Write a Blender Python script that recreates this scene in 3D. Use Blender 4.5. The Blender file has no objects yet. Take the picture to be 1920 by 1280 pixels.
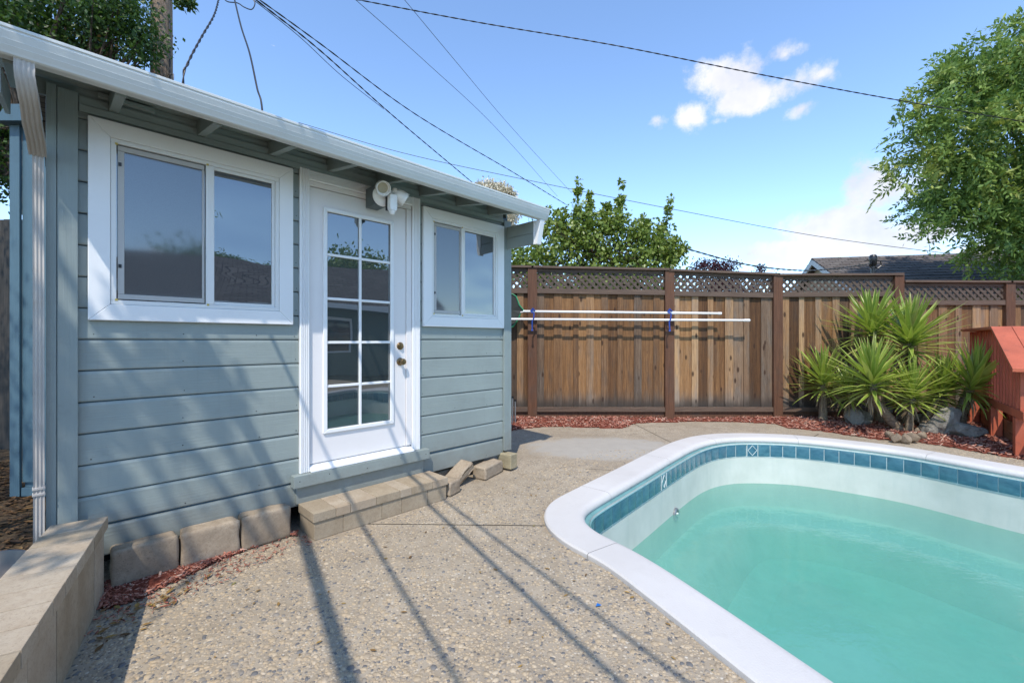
import bpy, bmesh, math, random
import numpy as np
from mathutils import Vector, Matrix, Euler
from mathutils.geometry import tessellate_polygon

random.seed(7)
RNG = np.random.default_rng(7)
SC = bpy.context.scene
COL = SC.collection

# ------------------------------------------------------------------ camera, sky, sun, exposure
F, H, HY = 830.0, 1.35, 637.0            # focal length in photo pixels, eye height, horizon row
SUN_EL = math.radians(55)
SUN_D = Vector((0.11, 0.994))            # horizontal direction the light travels
SUN_D.normalize()
cam_d = bpy.data.cameras.new('camera')
cam_d.sensor_width = 36.0
cam_d.lens = 36.0 * F / 1920.0
cam_d.shift_y = (HY - 640.0) / 1920.0
cam_d.clip_start, cam_d.clip_end = 0.05, 2000.0
cam = bpy.data.objects.new('camera', cam_d)
cam.location = (0, 0, H)
cam.rotation_euler = (math.radians(90), 0, 0)
COL.objects.link(cam)
SC.camera = cam

SC.view_settings.view_transform = 'Standard'
SC.view_settings.look = 'None'
SC.view_settings.gamma = 1.0
SC.view_settings.use_curve_mapping = False
SC.view_settings.exposure = 0.56
SC.cycles.max_bounces = 10
SC.cycles.transparent_max_bounces = 24
SC.cycles.diffuse_bounces = 4
SC.cycles.use_denoising = True

sun_l = bpy.data.lights.new('sun', 'SUN')
sun_l.energy = 3.1
sun_l.angle = math.radians(0.53)
sun_l.color = (1.0, 0.93, 0.83)
sun = bpy.data.objects.new('sun', sun_l)
LT = Vector((SUN_D.x * math.cos(SUN_EL), SUN_D.y * math.cos(SUN_EL), -math.sin(SUN_EL)))
sun.rotation_euler = LT.to_track_quat('-Z', 'Y').to_euler()
sun.location = (-2, -12, 18)
COL.objects.link(sun)

world = bpy.data.worlds.new('World')
SC.world = world
world.use_nodes = True
wt = world.node_tree
wt.nodes.clear()
def wn(t, **kw):
    n = wt.nodes.new(t)
    for k, v in kw.items():
        setattr(n, k, v)
    return n
def wl(a, b):
    wt.links.new(a, b)
w_out = wn('ShaderNodeOutputWorld')
w_bg = wn('ShaderNodeBackground')
w_bg.inputs['Strength'].default_value = 0.15
sky = wn('ShaderNodeTexSky', sky_type='NISHITA')
sky.sun_disc = False
sky.sun_elevation = SUN_EL
sky.sun_rotation = math.atan2(-SUN_D.x, -SUN_D.y)
sky.air_density, sky.dust_density, sky.ozone_density = 0.85, 0.05, 1.3
w_tc = wn('ShaderNodeTexCoord')
w_norm = wn('ShaderNodeVectorMath', operation='NORMALIZE')
wl(w_tc.outputs['Generated'], w_norm.inputs[0])
DIRV = w_norm.outputs[0]
def wmath(op, a, b=None, clamp=False):
    n = wn('ShaderNodeMath', operation=op)
    n.use_clamp = clamp
    for i, v in enumerate((a, b)):
        if v is None:
            continue
        if isinstance(v, (int, float)):
            n.inputs[i].default_value = v
        else:
            wl(v, n.inputs[i])
    return n.outputs[0]
def cloud_dir(px, py):
    return Vector(((px - 960) / F, 1.0, (HY - py) / F)).normalized()
# clouds: soft ellipses on the sky sphere (azimuth / elevation sizes in radians), broken up by noise
CL = []
for px, py, rx, ry, tilt, amp in (
        (1350, 150, .085, .055, .0, 1.15), (1420, 178, .13, .040, .05, 1.2), (1540, 140, .045, .030, .2, .85),
        (1298, 212, .045, .050, .5, .95), (1470, 103, .040, .022, .1, .7), (1502, 204, .040, .020, .3, .85), (1230, 227, .030, .022, .0, .7),
        (1345, 228, .030, .014, .2, .6), (1650, 350, .085, .065, -.2, 1.15), (1570, 425, .12, .050, .0, 1.35),
        (1640, 450, .22, .045, .0, 1.3), (1480, 470, .15, .030, .0, 1.2), (1850, 470, .20, .05, .0, .8), (513, 86, .014, .006, 0, .6)):
    CL.append((cloud_dir(px, py), rx, ry, tilt, amp))
rc = random.Random(3)
for k in range(16):                       # the same scattered cumulus round the rest of the sky
    az = math.radians(75 + k * 13.5 + rc.uniform(-6, 6))
    el = math.radians(rc.uniform(6, 28))
    CL.append((Vector((math.sin(az) * math.cos(el), math.cos(az) * math.cos(el), math.sin(el))), rc.uniform(.08, .2), rc.uniform(.03, .06), rc.uniform(-.2, .2), .9))
acc = None
for c, rx, ry, tilt, amp in CL:
    r = Vector((c.y, -c.x, 0)).normalized()
    u = r.cross(c).normalized()
    r2 = r * math.cos(tilt) + u * math.sin(tilt)
    u2 = u * math.cos(tilt) - r * math.sin(tilt)
    sub = wn('ShaderNodeVectorMath', operation='SUBTRACT')
    wl(DIRV, sub.inputs[0]); sub.inputs[1].default_value = c
    d1 = wn('ShaderNodeVectorMath', operation='DOT_PRODUCT'); wl(sub.outputs[0], d1.inputs[0]); d1.inputs[1].default_value = r2 / rx
    d2 = wn('ShaderNodeVectorMath', operation='DOT_PRODUCT'); wl(sub.outputs[0], d2.inputs[0]); d2.inputs[1].default_value = u2 / ry
    d3 = wn('ShaderNodeVectorMath', operation='DOT_PRODUCT'); wl(sub.outputs[0], d3.inputs[0]); d3.inputs[1].default_value = c * 4
    s = wmath('ADD', wmath('ADD', wmath('MULTIPLY', d1.outputs['Value'], d1.outputs['Value']), wmath('MULTIPLY', d2.outputs['Value'], d2.outputs['Value'])),
              wmath('MULTIPLY', d3.outputs['Value'], d3.outputs['Value']))
    v = wmath('MULTIPLY', wmath('SUBTRACT', 1.0, wmath('POWER', s, 0.5)), amp)
    acc = v if acc is None else wmath('SMOOTH_MAX' if False else 'MAXIMUM', acc, v)
wno = wn('ShaderNodeTexNoise'); wno.inputs['Scale'].default_value = 15.0; wno.inputs['Detail'].default_value = 12.0; wno.inputs['Roughness'].default_value = .66
wl(DIRV, wno.inputs['Vector'])
m = wmath('ADD', acc, wmath('MULTIPLY', wmath('SUBTRACT', wno.outputs[0], .5), 2.1))
mr = wn('ShaderNodeMapRange'); mr.interpolation_type = 'SMOOTHSTEP'
mr.inputs['From Min'].default_value = .18; mr.inputs['From Max'].default_value = .85; mr.inputs['To Max'].default_value = .90
wl(m, mr.inputs['Value'])
w_cc = wn('ShaderNodeRGB'); w_cc.outputs[0].default_value = (5.2, 5.05, 5.15, 1)     # sunlit cloud, in the sky texture's own units
w_mix = wn('ShaderNodeMix', data_type='RGBA')
wl(mr.outputs[0], w_mix.inputs[0])
w_tint = wn('ShaderNodeMix', data_type='RGBA', blend_type='MULTIPLY')
w_tint.inputs[0].default_value = 1.0
w_tint.inputs[7].default_value = (1.42, 1.54, 1.62, 1)
w_n2 = wn('ShaderNodeTexNoise'); w_n2.inputs['Scale'].default_value = 9.0; w_n2.inputs['Detail'].default_value = 8.0
wl(DIRV, w_n2.inputs['Vector'])
w_cm = wn('ShaderNodeMapRange'); w_cm.inputs['From Min'].default_value = .38; w_cm.inputs['From Max'].default_value = .62
wl(w_n2.outputs[0], w_cm.inputs['Value'])
w_cmx = wn('ShaderNodeMix', data_type='RGBA'); w_cmx.inputs[6].default_value = (3.75, 3.85, 4.2, 1); wl(w_cm.outputs[0], w_cmx.inputs[0]); wl(w_cc.outputs[0], w_cmx.inputs[7])
wl(sky.outputs[0], w_tint.inputs[6])
wl(w_tint.outputs[2], w_mix.inputs[6]); wl(w_cmx.outputs[2], w_mix.inputs[7])
wl(w_mix.outputs[2], w_bg.inputs['Color'])
wl(w_bg.outputs[0], w_out.inputs['Surface'])

# ------------------------------------------------------------------ pixel helpers (a photo pixel on a known plane)
def gp(px, py, z=0.0):
    y = F * (H - z) / (py - HY)
    return Vector(((px - 960) / F * y, y, z))
def at(px, py, y):
    return Vector(((px - 960) / F * y, y, H - (py - HY) / F * y))

# ------------------------------------------------------------------ mesh helpers
class MB:
    def __init__(self):
        self.v, self.f = [], []
    def add(self, vs, fs):
        o = len(self.v)
        self.v += [tuple(p) for p in vs]
        self.f += [tuple(i + o for i in q) for q in fs]
        return self
    def box(self, x0, x1, y0, y1, z0, z1, M=None):
        vs = [Vector((x, y, z)) for z in (z0, z1) for y in (y0, y1) for x in (x0, x1)]
        if M is not None:
            vs = [M @ p for p in vs]
        return self.add(vs, [(0, 2, 3, 1), (4, 5, 7, 6), (0, 1, 5, 4), (2, 6, 7, 3), (0, 4, 6, 2), (1, 3, 7, 5)])
    def prism(self, poly, fn, a0, a1):
        """poly: 2-D outline; fn(u, v, a) -> point; extruded from a0 to a1"""
        n = len(poly)
        vs = [fn(p[0], p[1], a0) for p in poly] + [fn(p[0], p[1], a1) for p in poly]
        fs = [(i, (i + 1) % n, n + (i + 1) % n, n + i) for i in range(n)]
        fs += [tuple(reversed(range(n))), tuple(range(n, 2 * n))]
        return self.add(vs, fs)
    def tube(self, pts, r, n=8, caps=True):
        pts = [Vector(p) for p in pts]
        rs = r if isinstance(r, (list, tuple)) else [r] * len(pts)
        vs, fs = [], []
        prev = None
        for i, p in enumerate(pts):
            t = (pts[min(i + 1, len(pts) - 1)] - pts[max(i - 1, 0)]).normalized()
            if prev is None:
                a = Vector((0, 0, 1)) if abs(t.z) < .9 else Vector((1, 0, 0))
                prev = t.cross(a).normalized()
            prev = (prev - t * prev.dot(t)).normalized()
            b = t.cross(prev)
            for k in range(n):
                an = 2 * math.pi * k / n
                vs.append(p + (prev * math.cos(an) + b * math.sin(an)) * rs[i])
        for i in range(len(pts) - 1):
            for k in range(n):
                fs.append((i * n + k, i * n + (k + 1) % n, (i + 1) * n + (k + 1) % n, (i + 1) * n + k))
        if caps:
            fs.append(tuple(reversed(range(n))))
            fs.append(tuple(range((len(pts) - 1) * n, len(pts) * n)))
        return self.add(vs, fs)
    def lathe(self, prof, M, n=20, close=True):
        """prof: (radius, height) list along local z of M"""
        vs, fs = [], []
        for r, z in prof:
            for k in range(n):
                an = 2 * math.pi * k / n
                vs.append(M @ Vector((r * math.cos(an), r * math.sin(an), z)))
        for i in range(len(prof) - 1):
            for k in range(n):
                fs.append((i * n + k, i * n + (k + 1) % n, (i + 1) * n + (k + 1) % n, (i + 1) * n + k))
        if close:
            fs.append(tuple(reversed(range(n))))
            fs.append(tuple(range((len(prof) - 1) * n, len(prof) * n)))
        return self.add(vs, fs)
    def mesh(self, name, mat, bevel=0.0, seg=2, smooth=False):
        me = bpy.data.meshes.new(name)
        me.from_pydata(self.v, [], self.f)
        bm = bmesh.new(); bm.from_mesh(me)
        bmesh.ops.recalc_face_normals(bm, faces=bm.faces)
        if bevel:
            es = [e for e in bm.edges if len(e.link_faces) == 2 and e.calc_face_angle(0) > .6]
            bmesh.ops.bevel(bm, geom=es, offset=bevel, segments=seg, profile=.6, affect='EDGES', clamp_overlap=True)
        bm.to_mesh(me); bm.free()
        if smooth:
            me.polygons.foreach_set('use_smooth', [True] * len(me.polygons))
            try:
                me.set_sharp_from_angle(angle=math.radians(40))
            except Exception:
                pass
        if mat is not None:
            me.materials.append(mat)
        return me
    def build(self, name, mat, parent=None, bevel=0.0, seg=2, smooth=False):
        return link(name, self.mesh(name, mat, bevel, seg, smooth), parent)

def link(name, data, parent=None, loc=None, rot=None, scale=None):
    o = bpy.data.objects.new(name, data)
    COL.objects.link(o)
    if parent is not None:
        o.parent = parent
    if loc is not None: o.location = loc
    if rot is not None: o.rotation_euler = rot
    if scale is not None: o.scale = scale
    return o
def tag(o, label=None, cat=None, group=None, kind=None):
    if label: o['label'] = label
    if cat: o['category'] = cat
    if group: o['group'] = group
    if kind: o['kind'] = kind
    return o
def empty(name, loc=(0, 0, 0), rz=0.0):
    o = link(name, None, None, loc, (0, 0, rz))
    o.empty_display_size = .1
    return o
def np_mesh(name, v, f, mat, attr=None, smooth=False):
    """v (N,3), f (M,k) arrays; attr: per-vertex float arrays by name"""
    v = np.asarray(v, np.float32); f = np.asarray(f, np.int32)
    me = bpy.data.meshes.new(name)
    me.vertices.add(len(v)); me.vertices.foreach_set('co', v.ravel())
    me.loops.add(f.size); me.loops.foreach_set('vertex_index', f.ravel())
    me.polygons.add(len(f)); me.polygons.foreach_set('loop_start', np.arange(0, f.size, f.shape[1], dtype=np.int32))
    me.update(calc_edges=True)
    if smooth:
        me.polygons.foreach_set('use_smooth', np.ones(len(f), bool))
    for k, a in (attr or {}).items():
        at_ = me.attributes.new(k, 'FLOAT', 'POINT')
        at_.data.foreach_set('value', np.asarray(a, np.float32))
    if mat is not None:
        me.materials.append(mat)
    return me

# ------------------------------------------------------------------ material helpers
class Mat:
    def __init__(self, name, rough=.6, spec=.5):
        self.m = bpy.data.materials.new(name)
        self.m.use_nodes = True
        self.t = self.m.node_tree
        self.p = self.t.nodes['Principled BSDF']
        self.out = self.t.nodes['Material Output']
        self.p.inputs['Roughness'].default_value = rough
        self.p.inputs['Specular IOR Level'].default_value = spec
        self.tc = self.t.nodes.new('ShaderNodeTexCoord')
        self.oi = None
    def n(self, typ, **kw):
        nd = self.t.nodes.new(typ)
        for k, v in kw.items():
            setattr(nd, k, v)
        return nd
    def l(self, a, b):
        self.t.links.new(a, b)
    def set(self, sock, v):
        if isinstance(v, (int, float)):
            sock.default_value = v
        elif isinstance(v, (tuple, list, Vector)):
            v = tuple(v)
            sock.default_value = v + (1,) if len(v) == 3 and sock.type == 'RGBA' else v
        else:
            self.l(v, sock)
    def obj(self, scale=(1, 1, 1), rand=0.0):
        mp = self.n('ShaderNodeMapping')
        self.l(self.tc.outputs['Object'], mp.inputs['Vector'])
        mp.inputs['Scale'].default_value = scale
        if rand:
            c = self.n('ShaderNodeCombineXYZ')
            r = self.math('MULTIPLY', self.rand(), rand)
            for i in range(3):
                self.l(r, c.inputs[i])
            self.l(c.outputs[0], mp.inputs['Location'])
        return mp.outputs[0]
    def rand(self):
        if self.oi is None:
            self.oi = self.n('ShaderNodeObjectInfo')
        return self.oi.outputs['Random']
    def noise(self, vec, scale, detail=4, rough=.55, dist=0.0):
        nd = self.n('ShaderNodeTexNoise')
        self.l(vec, nd.inputs['Vector'])
        nd.inputs['Scale'].default_value = scale; nd.inputs['Detail'].default_value = detail
        nd.inputs['Roughness'].default_value = rough; nd.inputs['Distortion'].default_value = dist
        return nd.outputs[0]
    def vor(self, vec, scale, feature='F1', out='Distance', rnd=1.0):
        nd = self.n('ShaderNodeTexVoronoi', feature=feature)
        self.l(vec, nd.inputs['Vector'])
        nd.inputs['Scale'].default_value = scale; nd.inputs['Randomness'].default_value = rnd
        return nd.outputs[out]
    def math(self, op, a, b=0.0, clamp=False):
        nd = self.n('ShaderNodeMath', operation=op); nd.use_clamp = clamp
        self.set(nd.inputs[0], a); self.set(nd.inputs[1], b)
        return nd.outputs[0]
    def rng(self, v, a, b, c=0.0, d=1.0, smooth=False):
        nd = self.n('ShaderNodeMapRange')
        if smooth: nd.interpolation_type = 'SMOOTHSTEP'
        self.l(v, nd.inputs[0])
        for i, x in zip((1, 2, 3, 4), (a, b, c, d)):
            nd.inputs[i].default_value = x
        return nd.outputs[0]
    def ramp(self, v, stops, interp='LINEAR'):
        nd = self.n('ShaderNodeValToRGB')
        self.l(v, nd.inputs[0])
        nd.color_ramp.interpolation = interp
        el = nd.color_ramp.elements
        while len(el) < len(stops):
            el.new(.5)
        for e, (p, c) in zip(el, stops):
            e.position = p; e.color = tuple(c) + (1,)
        return nd.outputs[0]
    def mix(self, f, a, b, blend='MIX'):
        nd = self.n('ShaderNodeMix', data_type='RGBA', blend_type=blend)
        self.set(nd.inputs[0], f); self.set(nd.inputs[6], a); self.set(nd.inputs[7], b)
        return nd.outputs[2]
    def attr(self, name):
        nd = self.n('ShaderNodeAttribute'); nd.attribute_name = name
        return nd.outputs['Fac']
    def sep(self, vec):
        nd = self.n('ShaderNodeSeparateXYZ'); self.l(vec, nd.inputs[0])
        return nd.outputs
    def color(self, v):
        self.set(self.p.inputs['Base Color'], v)
        return self
    def rough(self, v):
        self.set(self.p.inputs['Roughness'], v)
        return self
    def bump(self, hgt, dist=.002, strength=1.0, prev=None):
        nd = self.n('ShaderNodeBump')
        nd.inputs['Distance'].default_value = dist; nd.inputs['Strength'].default_value = strength
        self.l(hgt, nd.inputs['Height'])
        if prev is not None:
            self.l(prev, nd.inputs['Normal'])
        self.l(nd.outputs[0], self.p.inputs['Normal'])
        return nd.outputs[0]
    def translucent(self, col, fac):
        tr = self.n('ShaderNodeBsdfTranslucent'); self.set(tr.inputs['Color'], col)
        mx = self.n('ShaderNodeMixShader'); mx.inputs[0].default_value = fac
        self.l(self.p.outputs[0], mx.inputs[1]); self.l(tr.outputs[0], mx.inputs[2])
        self.l(mx.outputs[0], self.out.inputs['Surface'])
        return self

def paint(name, col, rough=.5, var=.10, grain=(1.2, 30, 30), bump=.0012, dirt=(.30, .27, .22), dirt_amt=.12, splash=0.0):
    m = Mat(name, rough)
    v = m.obj(rand=9)
    big = m.noise(v, 2.2, 4)
    fine = m.noise(m.obj(grain, rand=5), 3.0, 5, .6)
    lo = tuple(c * (1 - var) for c in col); hi = tuple(min(1, c * (1 + var * .6)) for c in col)
    c = m.mix(m.rng(big, .3, .7), lo, hi)
    d = m.rng(m.noise(v, 9, 6, .7), .56, .78, 0, dirt_amt)
    c = m.mix(d, c, dirt)
    if splash:                             # mud splashed up from the ground by rain
        z = m.sep(m.tc.outputs['Object'])[2]
        zz = m.math('ADD', z, m.math('MULTIPLY', m.math('SUBTRACT', m.noise(m.obj((1, 1, 1)), 7, 6, .7), .5), .5))
        c = m.mix(m.rng(zz, .12, .52, splash, 0, True), c, (.16, .145, .115))
        st = m.noise(m.obj((26, 26, .9)), 1.3, 5, .6)
        c = m.mix(m.rng(st, .56, .76, 0, .16), c, (.16, .17, .155))
    m.color(c)
    m.rough(m.rng(fine, .3, .7, rough - .08, rough + .1))
    m.bump(fine, bump)
    return m.m

M_SIDING = paint('siding_paint', (.265, .309, .293), .42, .10, (1.0, 34, 34), .0016, (.12, .13, .12), .18, .45)
M_CORNER = paint('corner_paint', (.252, .296, .284), .45, .10, (34, 34, 1.0), .0018, (.10, .11, .10), .22, .5)
M_DARKBLUE = paint('blue_paint', (.065, .125, .165), .5, .12, (34, 34, 1.0), .0015, (.04, .06, .07), .3)
M_WHITE = paint('white_trim', (.80, .80, .79), .38, .03, (10, 10, 10), .0004, (.5, .47, .4), .10)
M_DOOR = paint('door_paint', (.76, .73, .71), .35, .03, (6, 6, 6), .0003, (.5, .46, .4), .08)
M_GUTTER = paint('gutter_paint', (.64, .66, .64), .40, .05, (4, 60, 60), .0003, (.42, .36, .28), .22)
M_SPOUT = paint('downspout_paint', (.44, .41, .375), .45, .12, (30, 30, 2), .0004, (.32, .22, .14), .4)
M_SASH = paint('window_frame_vinyl', (.74, .74, .72), .35, .03, (10, 10, 10), .0002, (.45, .4, .3), .15)
M_SCREENF = paint('screen_frame', (.45, .44, .42), .4, .05)
M_LAMP = paint('lamp_plastic', (.82, .81, .77), .3, .02, (5, 5, 5), .0001, (.6, .55, .4), .05)
M_DECKRED = paint('deck_stain', (.45, .105, .050), .65, .28, (26, 26, 1.2), .003, (.13, .05, .035), .55)
M_POLE = paint('pole_white', (.80, .80, .78), .35, .04, (3, 40, 40), .0002)

def plain(name, col, rough=.5, metal=0.0, spec=.5):
    m = Mat(name, rough, spec)
    m.p.inputs['Metallic'].default_value = metal
    v = m.obj()
    m.color(m.mix(m.rng(m.noise(v, 14, 5), .3, .7), tuple(c * .85 for c in col), tuple(min(1, c * 1.12) for c in col)))
    return m.m
M_BLACK = plain('black_plastic', (.012, .012, .013), .35)
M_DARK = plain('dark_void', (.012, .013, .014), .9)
M_BRASS = plain('aged_brass', (.22, .15, .075), .32, .9)
M_STEEL = plain('galvanised_steel', (.36, .36, .36), .45, .9)
M_TIN = plain('dull_tin', (.16, .145, .13), .6, .35)
M_CABLE = plain('cable_black', (.012, .012, .013), .5)
M_CABLEG = plain('cable_grey', (.06, .065, .07), .45)
M_BLUECORD = plain('blue_cord', (.012, .055, .30), .6)
M_GREEN = plain('green_plastic', (.02, .22, .09), .45)
M_LENS = plain('lamp_lens', (.42, .36, .25), .25)
M_YEL = plain('yellow_foam', (.55, .42, .10), .7)

# glass: a coated pane over a dark room
def glass(name, dark, refl, wave=.0, rough=.0, fscale=1.6):
    m = Mat(name, .5)
    m.color(dark)
    g = m.n('ShaderNodeBsdfGlossy'); g.inputs['Roughness'].default_value = rough
    g.inputs['Color'].default_value = (.93, .97, 1, 1)
    if wave:
        b = m.n('ShaderNodeBump'); b.inputs['Distance'].default_value = wave
        m.l(m.noise(m.obj((1, 1, 2.2), rand=4), fscale, 1, .3), b.inputs['Height'])
        m.l(b.outputs[0], g.inputs['Normal'])
    fr = m.n('ShaderNodeFresnel'); fr.inputs['IOR'].default_value = 1.5
    f = m.math('ADD', m.math('MULTIPLY', fr.outputs[0], 1.6), refl, True)
    mx = m.n('ShaderNodeMixShader')
    m.l(f, mx.inputs[0]); m.l(m.p.outputs[0], mx.inputs[1]); m.l(g.outputs[0], mx.inputs[2])
    m.l(mx.outputs[0], m.out.inputs['Surface'])
    return m.m
M_GLASS = glass('window_glass', (.016, .020, .022), .13, .010)
M_DGLASS = glass('door_glass', (.016, .022, .022), .15, .0016)
def screen_mat():
    m = Mat('insect_screen', .8)
    v = m.obj((1, 1, 1))
    w = m.noise(v, 260, 2)
    m.color(m.mix(w, (.028, .036, .042), (.070, .082, .090)))
    g = m.n('ShaderNodeBsdfGlossy'); g.inputs['Roughness'].default_value = .05
    mx = m.n('ShaderNodeMixShader'); mx.inputs[0].default_value = .17
    m.l(m.p.outputs[0], mx.inputs[1]); m.l(g.outputs[0], mx.inputs[2]); m.l(mx.outputs[0], m.out.inputs['Surface'])
    return m.m
M_SCREEN = screen_mat()

def wood_board(name, shift, grey_add):
    m = Mat(name, .75, .3)
    v = m.obj((1, 1, 1), rand=37)
    z = m.sep(m.tc.outputs['Object'])[2]
    r = m.rand()
    g1 = m.noise(m.obj((34, 34, 1.0), rand=37), 2.2, 8, .72, 1.6)
    g2 = m.noise(m.obj((90, 90, 2.0), rand=31), 2.0, 3, .6)
    g3 = m.noise(m.obj((15, 15, .30), rand=41), 1.5, 3, .6)
    g1 = m.math('ADD', m.math('MULTIPLY', g1, .72), m.math('MULTIPLY', g3, .34))
    tone = m.math('ADD', m.math('MULTIPLY', g1, .92), m.math('ADD', m.math('MULTIPLY', m.math('SUBTRACT', r, .5), .34), shift))
    warm = m.ramp(tone, [(.18, (.040, .018, .008)), (.38, (.120, .056, .022)), (.56, (.255, .130, .052)), (.80, (.47, .285, .135))])
    grey = m.ramp(tone, [(.18, (.030, .022, .017)), (.44, (.095, .069, .050)), (.80, (.29, .225, .170))])
    patch = m.noise(m.obj((4, 4, .9), rand=23), 1.6, 4, .6)
    # weathering: grey towards the wet foot of each board and in patches, and on some boards all over
    foot = m.rng(z, .0, .34, .85, 0.0, True)
    gf = m.math('ADD', m.math('ADD', m.math('ADD', foot, grey_add), m.rng(patch, .50, .72, 0, .65)), m.rng(m.math('FRACT', m.math('MULTIPLY', r, 7.31)), .6, 1.0, 0, .6), True)
    c = m.mix(gf, warm, grey)
    c = m.mix(m.rng(g2, .52, .68, 0, .6), c, (.045, .026, .015))
    kn = m.vor(m.obj((8.5, 8.5, 3.4), rand=53), 1.0)
    k = m.rng(kn, .10, .21, 1, 0, True)
    c = m.mix(m.math('MULTIPLY', k, .9), c, (.040, .018, .009))
    ft = m.rng(m.math('ADD', z, m.math('MULTIPLY', m.math('SUBTRACT', patch, .5), .28)), .02, .20, .78, 0, True)
    c = m.mix(ft, c, (.040, .033, .028))
    m.color(c)
    m.bump(m.math('ADD', g1, m.math('MULTIPLY', g2, .6)), .004, .8)
    return m.m
M_BOARD = wood_board('weathered_cedar', -.03, .0)
M_BOARD_F = wood_board('bleached_cedar', .11, .15)
def stained(name, a, b, axis=2):
    m = Mat(name, .72, .3)
    s = [30, 30, 30]; s[axis] = 1.4
    g = m.noise(m.obj(tuple(s), rand=19), 2.0, 5, .65, .6)
    big = m.noise(m.obj((2, 2, 2), rand=11), 1.7, 4)
    c = m.mix(m.rng(g, .3, .7), a, b)
    c = m.mix(m.rng(big, .5, .75, 0, .45), c, (.085, .068, .055))
    m.color(c); m.bump(g, .003, .7)
    return m.m
M_POST = stained('post_redwood', (.070, .033, .019), (.150, .070, .038))
M_RAIL = stained('rail_wood', (.075, .048, .034), (.155, .105, .075), 0)
M_LATT = stained('lattice_wood', (.060, .043, .033), (.125, .093, .072), 0)
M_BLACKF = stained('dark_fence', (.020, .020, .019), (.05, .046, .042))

def stone(name, a, b, spots, rough=.85, scale=1.0, bump=.003):
    m = Mat(name, rough, .3)
    v = m.obj(rand=17)
    big = m.noise(v, 5 * scale, 5, .6)
    f = m.noise(v, 42 * scale, 6, .75)
    sp = m.rng(m.noise(v, 130 * scale, 3, .6), .58, .72)
    c = m.mix(m.rng(big, .3, .7), a, b)
    c = m.mix(m.math('MULTIPLY', m.rand(), .35), c, tuple(x * .72 for x in b))
    c = m.mix(m.rng(f, .46, .72, 0, .55), c, spots)
    c = m.mix(m.math('MULTIPLY', sp, .5), c, tuple(x * .5 for x in spots))
    m.color(c)
    pit = m.rng(m.vor(v, 75 * scale), .0, .22, 0, 1)
    bp = m.bump(f, bump, .7)
    m.bump(pit, bump * .6, .5, bp)
    return m.m
M_BLOCK = stone('tumbled_concrete', (.25, .190, .130), (.43, .350, .255), (.17, .125, .08))
M_PAVER = stone('tan_paver', (.29, .22, .140), (.42, .345, .245), (.22, .17, .115), .8, 1.0, .0015)
M_PAVER2 = stone('buff_paver', (.36, .275, .185), (.47, .395, .295), (.26, .20, .14), .8, 1.0, .0015)
M_ROCK = stone('grey_rock', (.15, .138, .118), (.36, .335, .295), (.10, .09, .075), .9, .8, .020)
M_COBBLE = stone('brown_cobble', (.15, .105, .065), (.30, .24, .175), (.08, .055, .035), .8, 1.2, .004)

def concrete():
    m = Mat('exposed_aggregate', .82, .35)
    v = m.obj()
    big = m.noise(v, .9, 5, .55)
    mid = m.noise(v, 6, 5, .6)
    cem = m.mix(m.rng(mid, .3, .7), (.285, .230, .162), (.40, .335, .25))
    cellc = m.vor(v, 62, 'F1', 'Color'); cd = m.vor(v, 62)
    ch = m.n('ShaderNodeSeparateColor'); m.l(cellc, ch.inputs[0])
    peb = m.ramp(ch.outputs[0], [(.0, (.085, .088, .09)), (.16, (.16, .155, .145)), (.30, (.31, .245, .165)), (.55, (.42, .34, .235)), (.8, (.50, .42, .31)), (1.0, (.58, .52, .42))])
    pm = m.math('MULTIPLY', m.rng(cd, .30, .55, 1, 0, True), m.rng(ch.outputs[1], .25, .4))
    # worn cement-rich patches where the stones hardly show
    worn = m.rng(m.noise(v, 1.5, 4, .6), .54, .72)
    x, y, z = m.sep(v)
    dx = m.math('DIVIDE', m.math('SUBTRACT', x, 1.15), 1.0); dy = m.math('DIVIDE', m.math('SUBTRACT', y, 5.55), .62)
    e = m.math('ADD', m.math('MULTIPLY', dx, dx), m.math('MULTIPLY', dy, dy))
    smooth = m.rng(m.math('ADD', e, m.math('MULTIPLY', m.math('SUBTRACT', mid, .5), 1.6)), .55, 1.15, .9, 0, True)
    pm2 = m.math('MULTIPLY', pm, m.math('SUBTRACT', 1.0, m.math('MAXIMUM', m.math('MULTIPLY', worn, .7), smooth)))
    c = m.mix(pm2, cem, peb)
    c = m.mix(m.rng(big, .42, .7, 0, .5), c, (.23, .18, .125))
    c = m.mix(m.math('MULTIPLY', smooth, .65), c, (.40, .385, .35))
    fine = m.noise(v, 190, 3, .6)
    c = m.mix(m.rng(fine, .55, .75, 0, .45), c, (.13, .115, .095))
    m.color(c)
    b1 = m.bump(m.math('MULTIPLY', m.rng(cd, .0, .6, 1, 0), pm2), .004, .8)
    m.bump(fine, .002, .6, b1)
    return m.m
M_CONC = concrete()

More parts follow.
